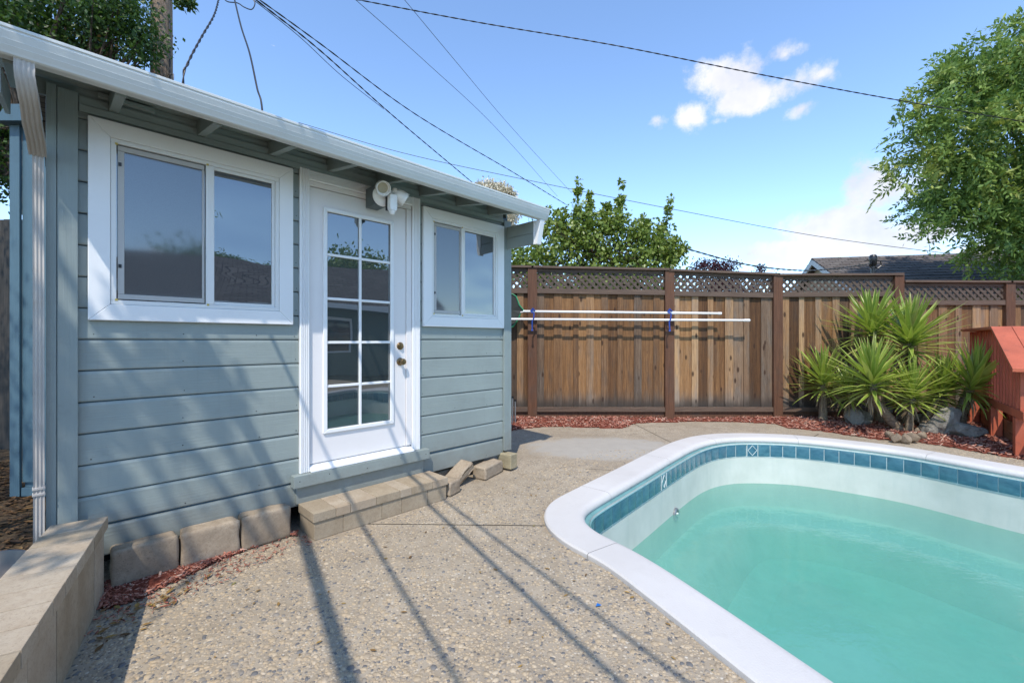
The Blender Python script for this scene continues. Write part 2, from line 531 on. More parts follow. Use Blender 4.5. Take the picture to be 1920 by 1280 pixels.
def attr_mat(name, stops, rough=.8, spec=.3, bump=None, transl=None, attr='v'):
    m = Mat(name, rough, spec)
    a = m.attr(attr)
    c = m.ramp(a, stops)
    m.color(c)
    if bump:
        m.bump(m.noise(m.obj(), bump[0], 4, .6), bump[1])
    if transl:
        m.translucent(m.mix(.55, c, transl[0]), transl[1])
    return m.m
M_PEB = attr_mat('river_pebble', [(0, (.135, .130, .125)), (.08, (.20, .185, .165)), (.18, (.27, .225, .172)), (.35, (.32, .255, .178)), (.6, (.385, .298, .192)), (.85, (.42, .335, .228)), (1, (.48, .405, .305))], .65, .35, (160, .0008))
M_MULCH = attr_mat('red_mulch', [(0, (.12, .040, .030)), (.25, (.26, .092, .062)), (.55, (.40, .155, .105)), (.8, (.50, .26, .19)), (1, (.58, .44, .34))], .85, .2)
M_LITTER = attr_mat('dry_leaf', [(0, (.045, .025, .012)), (.35, (.12, .065, .025)), (.6, (.22, .13, .045)), (.85, (.36, .22, .06)), (1, (.16, .17, .06))], .7, .3)
def mulch_ground():
    m = Mat('mulch_bed', .95, .2)
    v = m.obj()
    n = m.noise(m.obj((30, 60, 30)), 1.6, 5, .7)
    m.color(m.ramp(n, [(.3, (.055, .016, .012)), (.5, (.19, .05, .03)), (.7, (.30, .085, .05))]))
    m.bump(n, .015)
    return m.m
M_MULCHG = mulch_ground()
def soil_mat(name, a, b):
    m = Mat(name, .95, .2)
    n = m.noise(m.obj(), 18, 6, .7)
    m.color(m.mix(m.rng(n, .3, .7), a, b)); m.bump(n, .02)
    return m.m
M_SOIL = soil_mat('leafy_soil', (.035, .024, .015), (.10, .07, .04))
M_GROUND = soil_mat('dry_ground', (.10, .085, .05), (.16, .135, .08))

def coping_mat():
    m = Mat('coping_paint', .55, .4)
    v = m.obj()
    n = m.noise(v, 1.4, 5, .6); f = m.noise(v, 120, 3)
    c = m.mix(m.rng(n, .3, .7), (.53, .505, .475), (.61, .585, .555))
    c = m.mix(m.rng(m.noise(m.obj((1, 1, 1)), 5.5, 7, .72), .55, .78, 0, .28), c, (.36, .345, .32))
    sp = m.rng(m.noise(v, 34, 2), .76, .80)
    c = m.mix(m.math('MULTIPLY', sp, .5), c, (.35, .30, .24))
    m.color(c); m.bump(f, .0012)
    return m.m
M_COPING = coping_mat()
def plaster_mat():
    m = Mat('pool_plaster', .7, .3)
    v = m.obj()
    st = m.noise(m.obj((5, 5, .8)), 1.6, 5, .65)
    n = m.noise(v, 3.0, 5, .6)
    c = m.mix(m.rng(n, .3, .7), (.50, .525, .465), (.60, .615, .555))
    c = m.mix(m.rng(st, .5, .78, 0, .5), c, (.42, .48, .43))
    m.color(c); m.bump(m.noise(v, 90, 3), .001)
    return m.m
M_PLASTER = plaster_mat()
def tile_mat():
    m = Mat('glazed_tile', .18, .6)
    v = m.obj(rand=13)
    n = m.noise(m.obj((1, 1, 2), rand=13), 9, 5, .65)
    c = m.mix(m.rng(n, .3, .7), (.032, .110, .155), (.090, .220, .270))
    m.color(m.mix(m.math('MULTIPLY', m.rand(), .35), c, (.03, .10, .17)))
    m.bump(n, .0015)
    return m.m
M_TILE = tile_mat()
M_GROUT = plain('grout', (.56, .62, .60), .8)
def water_mat():
    m = Mat('pool_water', .05)
    m.t.nodes.remove(m.p)
    v = m.obj()
    hgt = m.math('ADD', m.noise(m.obj((1, 1.6, 1)), 5, 3, .5), m.math('MULTIPLY', m.noise(v, 21, 2), .28))
    b = m.n('ShaderNodeBump'); b.inputs['Distance'].default_value = .006; b.inputs['Strength'].default_value = .5
    m.l(hgt, b.inputs['Height'])
    g = m.n('ShaderNodeBsdfGlossy'); g.inputs['Roughness'].default_value = .02; m.l(b.outputs[0], g.inputs['Normal'])
    tr = m.n('ShaderNodeBsdfTransparent'); tr.inputs['Color'].default_value = (.80, .97, .92, 1)
    df = m.n('ShaderNodeBsdfDiffuse')       # fine suspended plaster dust that turns the water milky
    murk = m.noise(v, 1.1, 5, .6)
    m.l(m.mix(m.rng(murk, .3, .7), (.175, .440, .410), (.230, .500, .465)), df.inputs['Color'])
    m1 = m.n('ShaderNodeMixShader'); m1.inputs[0].default_value = .40
    m.l(tr.outputs[0], m1.inputs[1]); m.l(df.outputs[0], m1.inputs[2])
    fr = m.n('ShaderNodeFresnel'); fr.inputs['IOR'].default_value = 1.33; m.l(b.outputs[0], fr.inputs['Normal'])
    m2 = m.n('ShaderNodeMixShader'); m.l(fr.outputs[0], m2.inputs[0]); m.l(m1.outputs[0], m2.inputs[1]); m.l(g.outputs[0], m2.inputs[2])
    m.l(m2.outputs[0], m.out.inputs['Surface'])
    va = m.n('ShaderNodeVolumeAbsorption'); va.inputs['Color'].default_value = (.25, .86, .79, 1); va.inputs['Density'].default_value = .75
    m.l(va.outputs[0], m.out.inputs['Volume'])
    return m.m
M_WATER = water_mat()

def shingle_mat():
    m = Mat('asphalt_shingle', .9, .2)
    br = m.n('ShaderNodeTexBrick')
    m.l(m.tc.outputs['Object'], br.inputs['Vector'])
    br.inputs['Color1'].default_value = (.105, .088, .078, 1); br.inputs['Color2'].default_value = (.165, .145, .130, 1); br.inputs['Mortar'].default_value = (.035, .03, .028, 1)
    br.inputs['Scale'].default_value = 1.0; br.inputs['Brick Width'].default_value = .34; br.inputs['Row Height'].default_value = .15; br.inputs['Mortar Size'].default_value = .012
    n = m.noise(m.obj(), 3, 5)
    m.color(m.mix(m.rng(n, .4, .7, 0, .4), br.outputs[0], (.09, .08, .075)))
    m.bump(br.outputs['Fac'], .01)
    return m.m
M_SHINGLE = shingle_mat()
def bark(name, a, b, sc=(9, 9, 1.6)):
    m = Mat(name, .9, .2)
    n = m.noise(m.obj(sc), 3.0, 6, .7, .8)
    m.color(m.ramp(n, [(.3, a), (.55, b), (.75, tuple(min(1, x * 1.35) for x in b))])); m.bump(n, .02)
    return m.m
M_BARK = bark('tree_bark', (.035, .026, .02), (.13, .10, .075))
M_UPOLE = bark('weathered_pole', (.10, .07, .05), (.30, .225, .165), (30, 30, 1.0))
M_YTRUNK = bark('yucca_trunk', (.10, .07, .045), (.28, .22, .155), (6, 6, 22))
# ------------------------------------------------------------------ pool outline
def catmull(pts, n=10, closed=True):
    out = []
    N = len(pts)
    for i in range(N if closed else N - 1):
        p0, p1, p2, p3 = (pts[(i + k - 1) % N] for k in range(4))
        for j in range(n):
            t = j / n
            out.append(.5 * ((2 * p1) + (-p0 + p2) * t + (2 * p0 - 5 * p1 + 4 * p2 - p3) * t * t + (-p0 + 3 * p1 - 3 * p2 + p3) * t ** 3))
    return out
def resample(pts, step):
    pts = [Vector(p[:2]) for p in pts]
    P = pts + [pts[0]]
    d = [0]
    for a, b in zip(P, P[1:]):
        d.append(d[-1] + (b - a).length)
    n = int(d[-1] / step)
    out, j = [], 0
    for i in range(n):
        s = d[-1] * i / n
        while d[j + 1] < s:
            j += 1
        f = (s - d[j]) / max(1e-9, d[j + 1] - d[j])
        out.append(P[j].lerp(P[j + 1], f))
    return out
def offset_in(pts, w):
    n = len(pts)
    out = []
    for i in range(n):
        t = (pts[(i + 1) % n] - pts[i - 1]).normalized()
        out.append(pts[i] + Vector((t.y, -t.x)) * w)     # outline runs clockwise seen from above
    return out
ctrl = [Vector((2.2, -1.15)), Vector((1.36, .72)), gp(1402, 1280), gp(1268, 1171), gp(1134, 1066), gp(1072, 1033), gp(1036, 1006), gp(1019, 979), gp(1029, 951), gp(1062, 931), gp(1158, 883),
        gp(1215, 854), gp(1266, 831), gp(1312, 820), gp(1374, 816), gp(1479, 819), gp(1594, 830), gp(1719, 846), gp(1920, 881), Vector((5.85, 3.7)), Vector((7.1, 1.8)), Vector((7.3, .9)), Vector((6.9, .3)), Vector((3.2, -1.7)), Vector((2.6, -1.7))]
OUTER = resample(catmull([Vector(p[:2]) for p in ctrl]), .05)
def smooth_loop(p, k):
    for _ in range(k):
        p = [(p[i - 1] + p[i] * 2 + p[(i + 1) % len(p)]) / 4 for i in range(len(p))]
    return p
OUTER = smooth_loop(OUTER, 6)
NOSE = smooth_loop(offset_in(OUTER, .30), 10)
WALL = smooth_loop(offset_in(OUTER, .335), 10)

# ------------------------------------------------------------------ ground and patio
def sheet(name, outer, holes, z, mat):
    loops = [[Vector((p[0], p[1], 0)) for p in outer]] + [[Vector((p[0], p[1], 0)) for p in h] for h in holes]
    tris = tessellate_polygon(loops)
    vs = [(p.x, p.y, z) for lp in loops for p in lp]
    return MB().add(vs, tris)
HOLE = offset_in(OUTER, .12)
tag(sheet('ground', [(-400, -400), (400, -400), (400, 400), (-400, 400)], [HOLE], -.035, None).build('ground', M_GROUND), kind='structure')

pat = sheet('patio', [(-2.75, 2.05), (-.6, -1.2), (1.0, -4.5), (9.5, -4.5), (9.5, 8.2), (-4.5, 8.2), (-4.5, 6.5)], [offset_in(OUTER, .10)], 0.0, None)
me = bpy.data.meshes.new('patio'); me.from_pydata(pat.v, [], pat.f)
bm = bmesh.new(); bm.from_mesh(me)
def groove(a, b, sel, w=.011):
    a, b = Vector((a[0], a[1], 0)), Vector((b[0], b[1], 0))
    d = (b - a).normalized(); nn = Vector((-d.y, d.x, 0))
    for s in (-1, 1):
        fs = [f for f in bm.faces if sel(f)]
        geom = list({v for f in fs for v in f.verts}) + list({e for f in fs for e in f.edges}) + fs
        bmesh.ops.bisect_plane(bm, geom=geom, plane_co=a + nn * s * w / 2, plane_no=nn)
    for f in [f for f in bm.faces if sel(f) and abs((f.calc_center_median() - a).dot(nn)) < w / 2 and a.x - .3 < f.calc_center_median().x < b.x + .3]:
        for v in f.verts:
            pass
        bm.faces.remove(f)
J1 = (gp(545, 980), gp(1030, 985)); J2 = (gp(900, 866), gp(1190, 884))
groove(J1[0], J1[1], lambda f: f.calc_center_median().x < .9 and f.calc_center_median().y < 9)
groove(J2[0], J2[1], lambda f: f.calc_center_median().x < 2.2 and f.calc_center_median().y < 9)
ja, jb = gp(1190, 795), gp(1264, 832)
groove((ja.x, ja.y), (jb.x, jb.y), lambda f: f.calc_center_median().y > 5.2)
ja, jb = gp(1512, 826), gp(1548, 806)
groove((ja.x, ja.y), (jb.x, jb.y), lambda f: f.calc_center_median().y > 5.6 and f.calc_center_median().x > 3.0)
bmesh.ops.recalc_face_normals(bm, faces=bm.faces)
for f in bm.faces:
    if f.normal.z < 0: f.normal_flip()
bm.to_mesh(me); bm.free(); me.materials.append(M_CONC)
PATIO = tag(link('patio', me), kind='structure')

# ------------------------------------------------------------------ helpers for "inside"
def inside(poly, x, y):
    """vectorised even-odd test"""
    x = np.asarray(x); y = np.asarray(y)
    c = np.zeros(x.shape, bool)
    n = len(poly)
    for i in range(n):
        x0, y0 = poly[i][0], poly[i][1]; x1, y1 = poly[i - 1][0], poly[i - 1][1]
        if y0 == y1: continue
        t = (y0 > y) != (y1 > y)
        c ^= t & (x < (x1 - x0) * (y - y0) / (y1 - y0) + x0)
    return c

# shed frame: t along the front wall, o out from it, h above the ground
SHED_A = Vector((-1.223, 3.5, 0)); SHED_R = math.atan2(.7135, .7007)
U = Vector((math.cos(SHED_R), math.sin(SHED_R), 0)); NRM = Vector((U.y, -U.x, 0))
def W(t, o, z):
    return SHED_A + U * t + NRM * o + Vector((0, 0, z))
def wall_o(x, y):
    return (x - SHED_A.x) * NRM.x + (y - SHED_A.y) * NRM.y
def wall_t(x, y):
    return (x - SHED_A.x) * U.x + (y - SHED_A.y) * U.y
# low wall line
LW0 = Vector((-2.150, 2.352, 0)); LWD = Vector((.547, -.837, 0)).normalized(); LWN = Vector((-LWD.y, LWD.x, 0))   # LWN points to the patio side
# mulch strip polygons
MS_NEAR = [W(-1.62, .02, 0), gp(203, 1143), gp(262, 1124), gp(300, 1104), gp(410, 1053), gp(500, 1017), gp(558, 1003), W(-.56, .02, 0)]
MS_FAR_PX = [(930, 812), (957, 807), (1021, 800), (1100, 801), (1165, 804), (1195, 793), (1319, 790), (1400, 792), (1455, 795), (1480, 803), (1537, 808), (1617, 820), (1654, 825), (1720, 829), (1778, 838), (1847, 850), (1905, 860), (1960, 872)]
MS_FAR = [gp(*p) for p in MS_FAR_PX] + [Vector((8.4, 4.9, 0)), Vector((8.4, 7.75, 0)), Vector((-1.6, 7.75, 0))]

# pebbles of the exposed aggregate, as real stones where they can be told apart
def pebbles():
    N = 90000
    # denser near the lens, where single stones show
    yy = 1.55 + (RNG.random(N) ** 1.35) * 3.9
    xx = (RNG.random(N) * 2 - 1) * 1.2 * yy
    ok = ~inside(OUTER, xx, yy) & ~inside([(p.x, p.y) for p in MS_NEAR], xx, yy) & (wall_o(xx, yy) > .02)
    side = (xx - LW0.x) * LWN.x + (yy - LW0.y) * LWN.y
    ok &= side > .0
    step = (wall_o(xx, yy) < .32) & (wall_t(xx, yy) > -.52)
    ok &= ~step
    # patchiness: cement rich areas
    pt = np.sin(xx * 2.3 + 1.1 * np.sin(yy * 1.7)) * np.sin(yy * 2.9 + .8 * np.sin(xx * 2.1))
    ok &= (RNG.random(N) < (.62 + .38 * pt))
    ok &= np.abs(yy - (J1[0].y + (xx - J1[0].x) * (J1[1].y - J1[0].y) / (J1[1].x - J1[0].x))) > .02
    xx, yy = xx[ok], yy[ok]
    n = len(xx)
    r = np.clip(RNG.lognormal(math.log(.0068), .42, n), .003, .018)
    asp = RNG.uniform(.55, 1.0, n); an = RNG.uniform(0, math.pi, n); hh = r * RNG.uniform(.22, .42, n)
    K = 7
    th = np.arange(K) * 2 * math.pi / K
    wob = 1 + RNG.uniform(-.16, .16, (n, K))
    def ring(s, zf):
        lx = np.cos(th)[None] * (r * s)[:, None] * wob; ly = np.sin(th)[None] * (r * asp * s)[:, None] * wob
        X = xx[:, None] + lx * np.cos(an)[:, None] - ly * np.sin(an)[:, None]
        Y = yy[:, None] + lx * np.sin(an)[:, None] + ly * np.cos(an)[:, None]
        Z = np.repeat((hh * zf)[:, None], K, 1)
        return np.stack([X, Y, Z], -1)
    V = np.concatenate([ring(np.ones(n), -.3), ring(np.full(n, .74), .72), np.stack([xx, yy, hh], -1)[:, None]], 1)
    S = 2 * K + 1
    f = []
    for k in range(K):
        f += [(k, (k + 1) % K, K + (k + 1) % K), (k, K + (k + 1) % K, K + k), (K + k, K + (k + 1) % K, 2 * K)]
    f = np.array(f)
    Fc = (f[None] + (np.arange(n) * S)[:, None, None]).reshape(-1, 3)
    a = np.repeat(np.clip(RNG.beta(2.2, 1.6, n) * .95 - (RNG.random(n) < .17) * .5, .0, 1), S)
    return np_mesh('pebbles', V.reshape(-1, 3), Fc, M_PEB, {'v': a}, True)
tag(link('aggregate_pebbles', pebbles(), PATIO), kind='stuff')

# ------------------------------------------------------------------ mulch beds
def mound(name, poly, z0, z1, edge, kind_label, res=.06):
    P = [(p[0], p[1]) for p in poly]
    xs = [p[0] for p in P]; ys = [p[1] for p in P]
    gx = np.arange(min(xs), max(xs) + res, res); gy = np.arange(min(ys), max(ys) + res, res)
    X, Y = np.meshgrid(gx, gy)
    ins = inside(P, X, Y)
    # distance to outline
    D = np.full(X.shape, 9.0)
    for i in range(len(P)):
        a = np.array(P[i - 1]); b = np.array(P[i]); ab = b - a
        t = np.clip(((X - a[0]) * ab[0] + (Y - a[1]) * ab[1]) / max(1e-9, ab @ ab), 0, 1)
        D = np.minimum(D, np.hypot(X - a[0] - t * ab[0], Y - a[1] - t * ab[1]))
    D = np.where(ins, D, -D)
    Z = z0 + (z1 - z0) * np.clip(D / edge, -1, 1) + .008 * np.sin(X * 9) * np.sin(Y * 11)
    idx = -np.ones(X.shape, int); keep = D > -res * .7
    idx[keep] = np.arange(keep.sum())
    V = np.stack([X[keep], Y[keep], Z[keep]], -1)
    q = []
    a, b, c, d = idx[:-1, :-1], idx[:-1, 1:], idx[1:, 1:], idx[1:, :-1]
    okq = (a >= 0) & (b >= 0) & (c >= 0) & (d >= 0)
    q = np.stack([a[okq], b[okq], c[okq], d[okq]], -1)
    return tag(link(name, np_mesh(name, V, q, M_MULCHG, None, True)), kind='structure'), P
def chips(n, poly, zf, lmin, lmax, mat, name, tilt=.5, wid=.28, thick=.12, extra=None, beta=(1.4, 1.4)):
    P = [(p[0], p[1]) for p in poly]
    xs = [p[0] for p in P]; ys = [p[1] for p in P]
    x = RNG.uniform(min(xs), max(xs), n * 4); y = RNG.uniform(min(ys), max(ys), n * 4)
    ok = inside(P, x, y)
    if extra is not None: ok &= extra(x, y)
    x, y = x[ok][:n], y[ok][:n]; n = len(x)
    L = RNG.uniform(lmin, lmax, n); w = L * RNG.uniform(wid * .5, wid * 1.4, n); t = L * thick * RNG.uniform(.5, 1.3, n)
    a = RNG.uniform(0, 2 * math.pi, n); b = RNG.normal(0, tilt, n) * .6; c = RNG.normal(0, tilt, n)
    ca, sa, cb, sb, cc, sc = np.cos(a), np.sin(a), np.cos(b), np.sin(b), np.cos(c), np.sin(c)
    ex = np.stack([ca * cb, sa * cb, sb], -1)
    ey0 = np.stack([-sa, ca, 0 * a], -1); ez0 = np.cross(ex, ey0)
    ey = ey0 * cc[:, None] + ez0 * sc[:, None]; ez = np.cross(ex, ey)
    z = zf(x, y) + RNG.uniform(0, .012, n)
    ctr = np.stack([x, y, z], -1)
    V = []
    for sz in (-1, 1):
        for sy in (-1, 1):
            for sx in (-1, 1):
                tp = RNG.uniform(.55, 1.0, n)
                V.append(ctr + ex * (sx * L / 2)[:, None] + ey * (sy * w / 2 * tp)[:, None] + ez * (sz * t / 2)[:, None])
    V = np.stack(V, 1).reshape(-1, 3)
    f = np.array([(0, 2, 3, 1), (4, 5, 7, 6), (0, 1, 5, 4), (2, 6, 7, 3), (0, 4, 6, 2), (1, 3, 7, 5)])
    Fc = (f[None] + (np.arange(n) * 8)[:, None, None]).reshape(-1, 4)
    return np_mesh(name, V, Fc, mat, {'v': np.repeat(RNG.beta(*beta, n), 8)})
far_bed, PF = mound('mulch_bed', MS_FAR, .004, .055, .40, 'far')
def zfar(x, y):
    D = np.full(x.shape, 9.0)
    for i in range(len(PF)):
        a = np.array(PF[i - 1]); b = np.array(PF[i]); ab = b - a
        t = np.clip(((x - a[0]) * ab[0] + (y - a[1]) * ab[1]) / max(1e-9, ab @ ab), 0, 1)
        D = np.minimum(D, np.hypot(x - a[0] - t * ab[0], y - a[1] - t * ab[1]))
    return .012 + .05 * np.clip(D / .40, 0, 1)
tag(link('mulch_chips', chips(15000, MS_FAR, zfar, .018, .07, M_MULCH, 'mulch_chips')), 'red wood mulch chips covering the bed along the fence', 'mulch', kind='stuff')
near_bed, PN = mound('mulch_strip', MS_NEAR, .003, .022, .06, 'near', .03)
tag(link('mulch_chips', chips(2000, MS_NEAR, lambda x, y: .012 + 0 * x, .012, .05, M_MULCH, 'mulch_chips_near', .45)), 'red wood mulch chips at the foot of the tumbled blocks', 'mulch', kind='stuff')
# loose chips and leaves spilled on the patio
spill = [W(-1.6, .5, 0), W(-1.6, .12, 0), W(-.5, .2, 0), W(-.5, .34, 0)]
tag(link('spilled_chips', chips(420, [gp(150, 1200), gp(205, 1110), gp(560, 1000), gp(590, 1018), gp(290, 1150)], lambda x, y: .006 + 0 * x, .008, .03, M_MULCH, 'spilled_chips', .2)),
    'stray red chips scattered on the concrete by the low wall', 'mulch', kind='stuff')
def dry_leaves(n, poly, zf, lmin, lmax, name, extra=None, beta=(2, 2)):
    P = [(p[0], p[1]) for p in poly]
    xs = [p[0] for p in P]; ys = [p[1] for p in P]
    x = RNG.uniform(min(xs), max(xs), n * 6); y = RNG.uniform(min(ys), max(ys), n * 6)
    ok = inside(P, x, y)
    if extra is not None: ok &= extra(x, y)
    x, y = x[ok][:n], y[ok][:n]; n = len(x)
    L = RNG.uniform(lmin, lmax, n); a = RNG.uniform(0, 2 * math.pi, n)
    prof = [(-.5, .0), (-.25, .16), (.1, .2), (.5, .0), (.1, -.2), (-.25, -.16), (0, 0)]
    curl = RNG.uniform(.1, .45, n); z = zf(x, y); ti = RNG.normal(0, .25, n)
    V = []
    for u, w in prof:
        lx = u * L; ly = w * L * .9
        lz = curl * (abs(w) * 1.2 + u * u * .5) * L + ti * lx * .4 + .003
        V.append(np.stack([x + lx * np.cos(a) - ly * np.sin(a), y + lx * np.sin(a) + ly * np.cos(a), z + np.maximum(lz, .002)], -1))
    V = np.stack(V, 1).reshape(-1, 3)
    f = np.array([(6, i, (i + 1) % 6) for i in range(6)])
    Fc = (f[None] + (np.arange(n) * 7)[:, None, None]).reshape(-1, 3)
    return np_mesh(name, V, Fc, M_LITTER, {'v': np.repeat(RNG.beta(*beta, n), 7)}, True)
def on_patio(x, y):
    return ~inside(OUTER, x, y) & (wall_o(x, y) > .36) & (((x - LW0.x) * LWN.x + (y - LW0.y) * LWN.y) > .05)
tag(link('fallen_leaves', dry_leaves(70, [(-2.6, 1.5), (1.0, 1.5), (1.5, 4.5), (-1, 4.5)], lambda x, y: 0 * x + .003, .016, .04, 'fallen_leaves', on_patio, (4, 2))),
    'small yellow and brown leaves lying about the patio', 'leaves', kind='stuff')
tag(link('fallen_leaves', dry_leaves(45, [gp(150, 1240), gp(200, 1130), gp(265, 1135), gp(330, 1100), gp(420, 1062), gp(240, 1200)], lambda x, y: 0 * x + .006, .02, .06, 'fallen_leaves_corner', None, (3, 2))),
    'brown leaves drifted into the shaded corner beside the low wall', 'leaves', kind='stuff')
ps = gp(1117, 1139)
tag(MB().prism([(0, 0), (.030, .004), (.012, .024)], lambda a, b, c: (a, b, c + .12 * a), 0.004, .006).build('plastic_scrap', plain('blue_scrap', (.02, .16, .50), .4)), 'tiny bright blue plastic scrap lying on the patio near the coping', 'scrap').location = (ps.x, ps.y, .004)
# soil behind the low wall
soil = [LW0 - LWN * .05 + LWD * -.1, LW0 - LWN * .05 + LWD * 3.2, Vector((-4.5, -1.0, 0)), Vector((-8, 2, 0)), Vector((-8, 8.5, 0)), Vector((-4.6, 6.3, 0)), W(-1.70, -.4, 0), W(-1.70, .0, 0)]
tag(sheet('soil', soil, [], .012, None).build('soil', M_SOIL), kind='structure')
tag(link('leaf_litter', dry_leaves(5200, [LW0 - LWN * .2, LW0 - LWN * .2 + LWD * 1.6, Vector((-3.6, .9, 0)), Vector((-5.6, 3.0, 0)), Vector((-5.5, 5.6, 0)), W(-1.78, -2.0, 0), W(-1.78, .05, 0)], lambda x, y: .012 + .02 * RNG.random(len(x)), .03, .085, 'leaf_litter', None, (1.1, 4))),
    'dead brown leaves covering the soil behind the low wall', 'leaves', kind='stuff')

# ------------------------------------------------------------------ swimming pool
M_BULL = plain('teal_glaze', (.14, .30, .30), .3)
POOL = tag(empty('swimming_pool', (0, 0, 0)), 'in-ground swimming pool with white coping, blue tile band and turquoise water', 'pool')
n = len(OUTER)
def strip(rings, name, mat, parent, smooth=True):
    vs = [(p.x, p.y, z) for ring, z in rings for p in ring]
    fs = []
    for k in range(len(rings) - 1):
        for i in range(n):
            fs.append((k * n + i, k * n + (i + 1) % n, (k + 1) * n + (i + 1) % n, (k + 1) * n + i))
    return MB().add(vs, fs).build(name, mat, parent, smooth=smooth)
def coping_ring(w, z):
    return [OUTER[i].lerp(NOSE[i], w) for i in range(n)], z
# coping cast in lengths with tight joints
cop_prof = [(.03, -.03), (.0, .002), (.0, .026), (.035, .036), (.80, .036), (.90, .032), (.965, .019), (1.0, -.004), (.985, -.028), (.93, -.042), (.60, -.044)]
segs = 16
for s in range(segs):
    i0 = int(n * s / segs); i1 = int(n * (s + 1) / segs)
    ids = [i % n for i in range(i0, i1 + 1)]
    vs = []
    for w, z in cop_prof:
        for j, i in enumerate(ids):
            p = OUTER[i].lerp(NOSE[i], w)
            if j == len(ids) - 1:
                q = OUTER[ids[-2]].lerp(NOSE[ids[-2]], w); p = p + (q - p).normalized() * .0032
            vs.append((p.x, p.y, z))
    m_ = len(ids); fs = []
    for k in range(len(cop_prof) - 1):
        for j in range(m_ - 1):
            fs.append((k * m_ + j, k * m_ + j + 1, (k + 1) * m_ + j + 1, (k + 1) * m_ + j))
    MB().add(vs, fs).build('coping', M_COPING, POOL, smooth=True)
def inw(d):
    return smooth_loop(offset_in(WALL, d), 4)
W1, W2, W3, W4, W5 = inw(.05), inw(.10), inw(.40), inw(.60), inw(.9)
prof = [(WALL, -.03), (WALL, -.60), (WALL, -.80), (inw(.02), -.86), (W2, -.90), (W3, -.92), (inw(.44), -.94), (W4, -1.28), (W5, -1.38)]
strip([(r, z) for r, z in prof], 'basin_wall', M_PLASTER, POOL)
fl = sheet('f', W5, [], -1.38, None)
fl.build('basin_floor', M_PLASTER, POOL)
# glazed teal bullnose under the white nose
nz_ = [NOSE[i].lerp(OUTER[i], .035) for i in range(n)]
strip([(nz_, -.012), ([NOSE[i].lerp(OUTER[i], .045) for i in range(n)], -.030), (offset_in(WALL, .012), -.047), (offset_in(WALL, .010), -.052), (offset_in(WALL, -.01), -.053)], 'bullnose_trim', M_BULL, POOL)
# tiles: one course of glazed squares set on the wall under the coping
GB = offset_in(WALL, .004)
strip([(GB, -.036), (GB, -.214)], 'grout_band', M_GROUT, POOL)
tw = .146
tile_me = MB().box(-tw / 2, tw / 2, -.004, .004, -.077, .077).mesh('tile', M_TILE, .003, 2, True)
path = offset_in(WALL, .008)
cum = [0.0]
for i in range(n):
    cum.append(cum[-1] + (path[(i + 1) % n] - path[i]).length)
nt = int(round(cum[-1] / .154))
def path_at(s):
    s %= cum[-1]
    lo = int(np.searchsorted(cum, s, 'right') - 1); lo = min(lo, n - 1)
    f = (s - cum[lo]) / max(1e-9, cum[lo + 1] - cum[lo])
    p = path[lo].lerp(path[(lo + 1) % n], f)
    a = path[(lo - 1) % n]; b = path[(lo + 2) % n]
    return p, (b - a).normalized()
def pxof(p, z):
    return 960 + F * p[0] / p[1], HY + F * (H - z) / p[1]
best = {}
tiles = []
for k in range(nt):
    p, t = path_at((k + .5) * cum[-1] / nt)
    o = link('tile', tile_me, POOL, (p.x, p.y, -.124), (0, 0, math.atan2(t.y, t.x)))
    tiles.append((o, p, t))
inl = MB()
for x0, z0, x1, z1 in ((-.06, 0, 0, .066), (0, .066, .06, 0), (.06, 0, 0, -.066), (0, -.066, -.06, 0), (-.071, -.076, -.071, .076), (.071, -.076, .071, .076)):
    inl.tube([(x0, 0, z0), (x1, 0, z1)], .0036, 6)
inl_me = inl.mesh('inlay', M_GROUT)
for tx in (1409, 1242):
    cand = [c for c in tiles if c[1].y > 2]
    c = min(cand, key=lambda c: abs(pxof(c[1], -.12)[0] - tx) + (0 if c[1].y > 3 else 500))
    i = link('inlay', inl_me, c[0], (0, -.0055, 0))
    i2 = link('inlay', inl_me, c[0], (0, .0055, 0))
# return fitting on the left wall
pi = min((i for i in range(n) if WALL[i].y > 3.2 and WALL[i].x < 3), key=lambda i: abs(pxof(WALL[i], -.5)[0] - 1265))
pw = WALL[pi]; tt = (WALL[(pi + 1) % n] - WALL[pi - 1]).normalized(); inn = Vector((tt.y, -tt.x, 0))
zf_ = H - (963 - HY) / F * pw.y
Mf = Matrix.Translation((pw.x + inn.x * .012, pw.y + inn.y * .012, zf_)) @ inn.to_track_quat('Z', 'Y').to_matrix().to_4x4()
fit = MB().lathe([(.068, -.012), (.068, .006), (.058, .016), (.046, .016), (.040, .006), (.012, .004)], Mf, 24).build('return_fitting', M_STEEL, POOL, smooth=True)
MB().lathe([(.022, .004), (.020, .022), (.010, .026)], Mf, 16).build('eyeball_nozzle', plain('nozzle_plastic', (.62, .68, .64), .4), fit, smooth=True)
# water body
WZ = -.565
wb = sheet('w', offset_in(WALL, -.002), [], WZ, None)
nv = len(wb.v)
top_f = []
for f in wb.f:
    a, b, c = (Vector(wb.v[i]) for i in f)
    top_f.append(f if (b - a).cross(c - a).z > 0 else tuple(reversed(f)))
vs = wb.v + [(x, y, -1.42) for x, y, z in wb.v]
fs = top_f + [tuple(i + nv for i in reversed(f)) for f in top_f] + [(i, (i + 1) % nv, nv + (i + 1) % nv, nv + i) for i in range(nv)]
tag(MB().add(vs, fs).build('water', M_WATER), kind='structure')
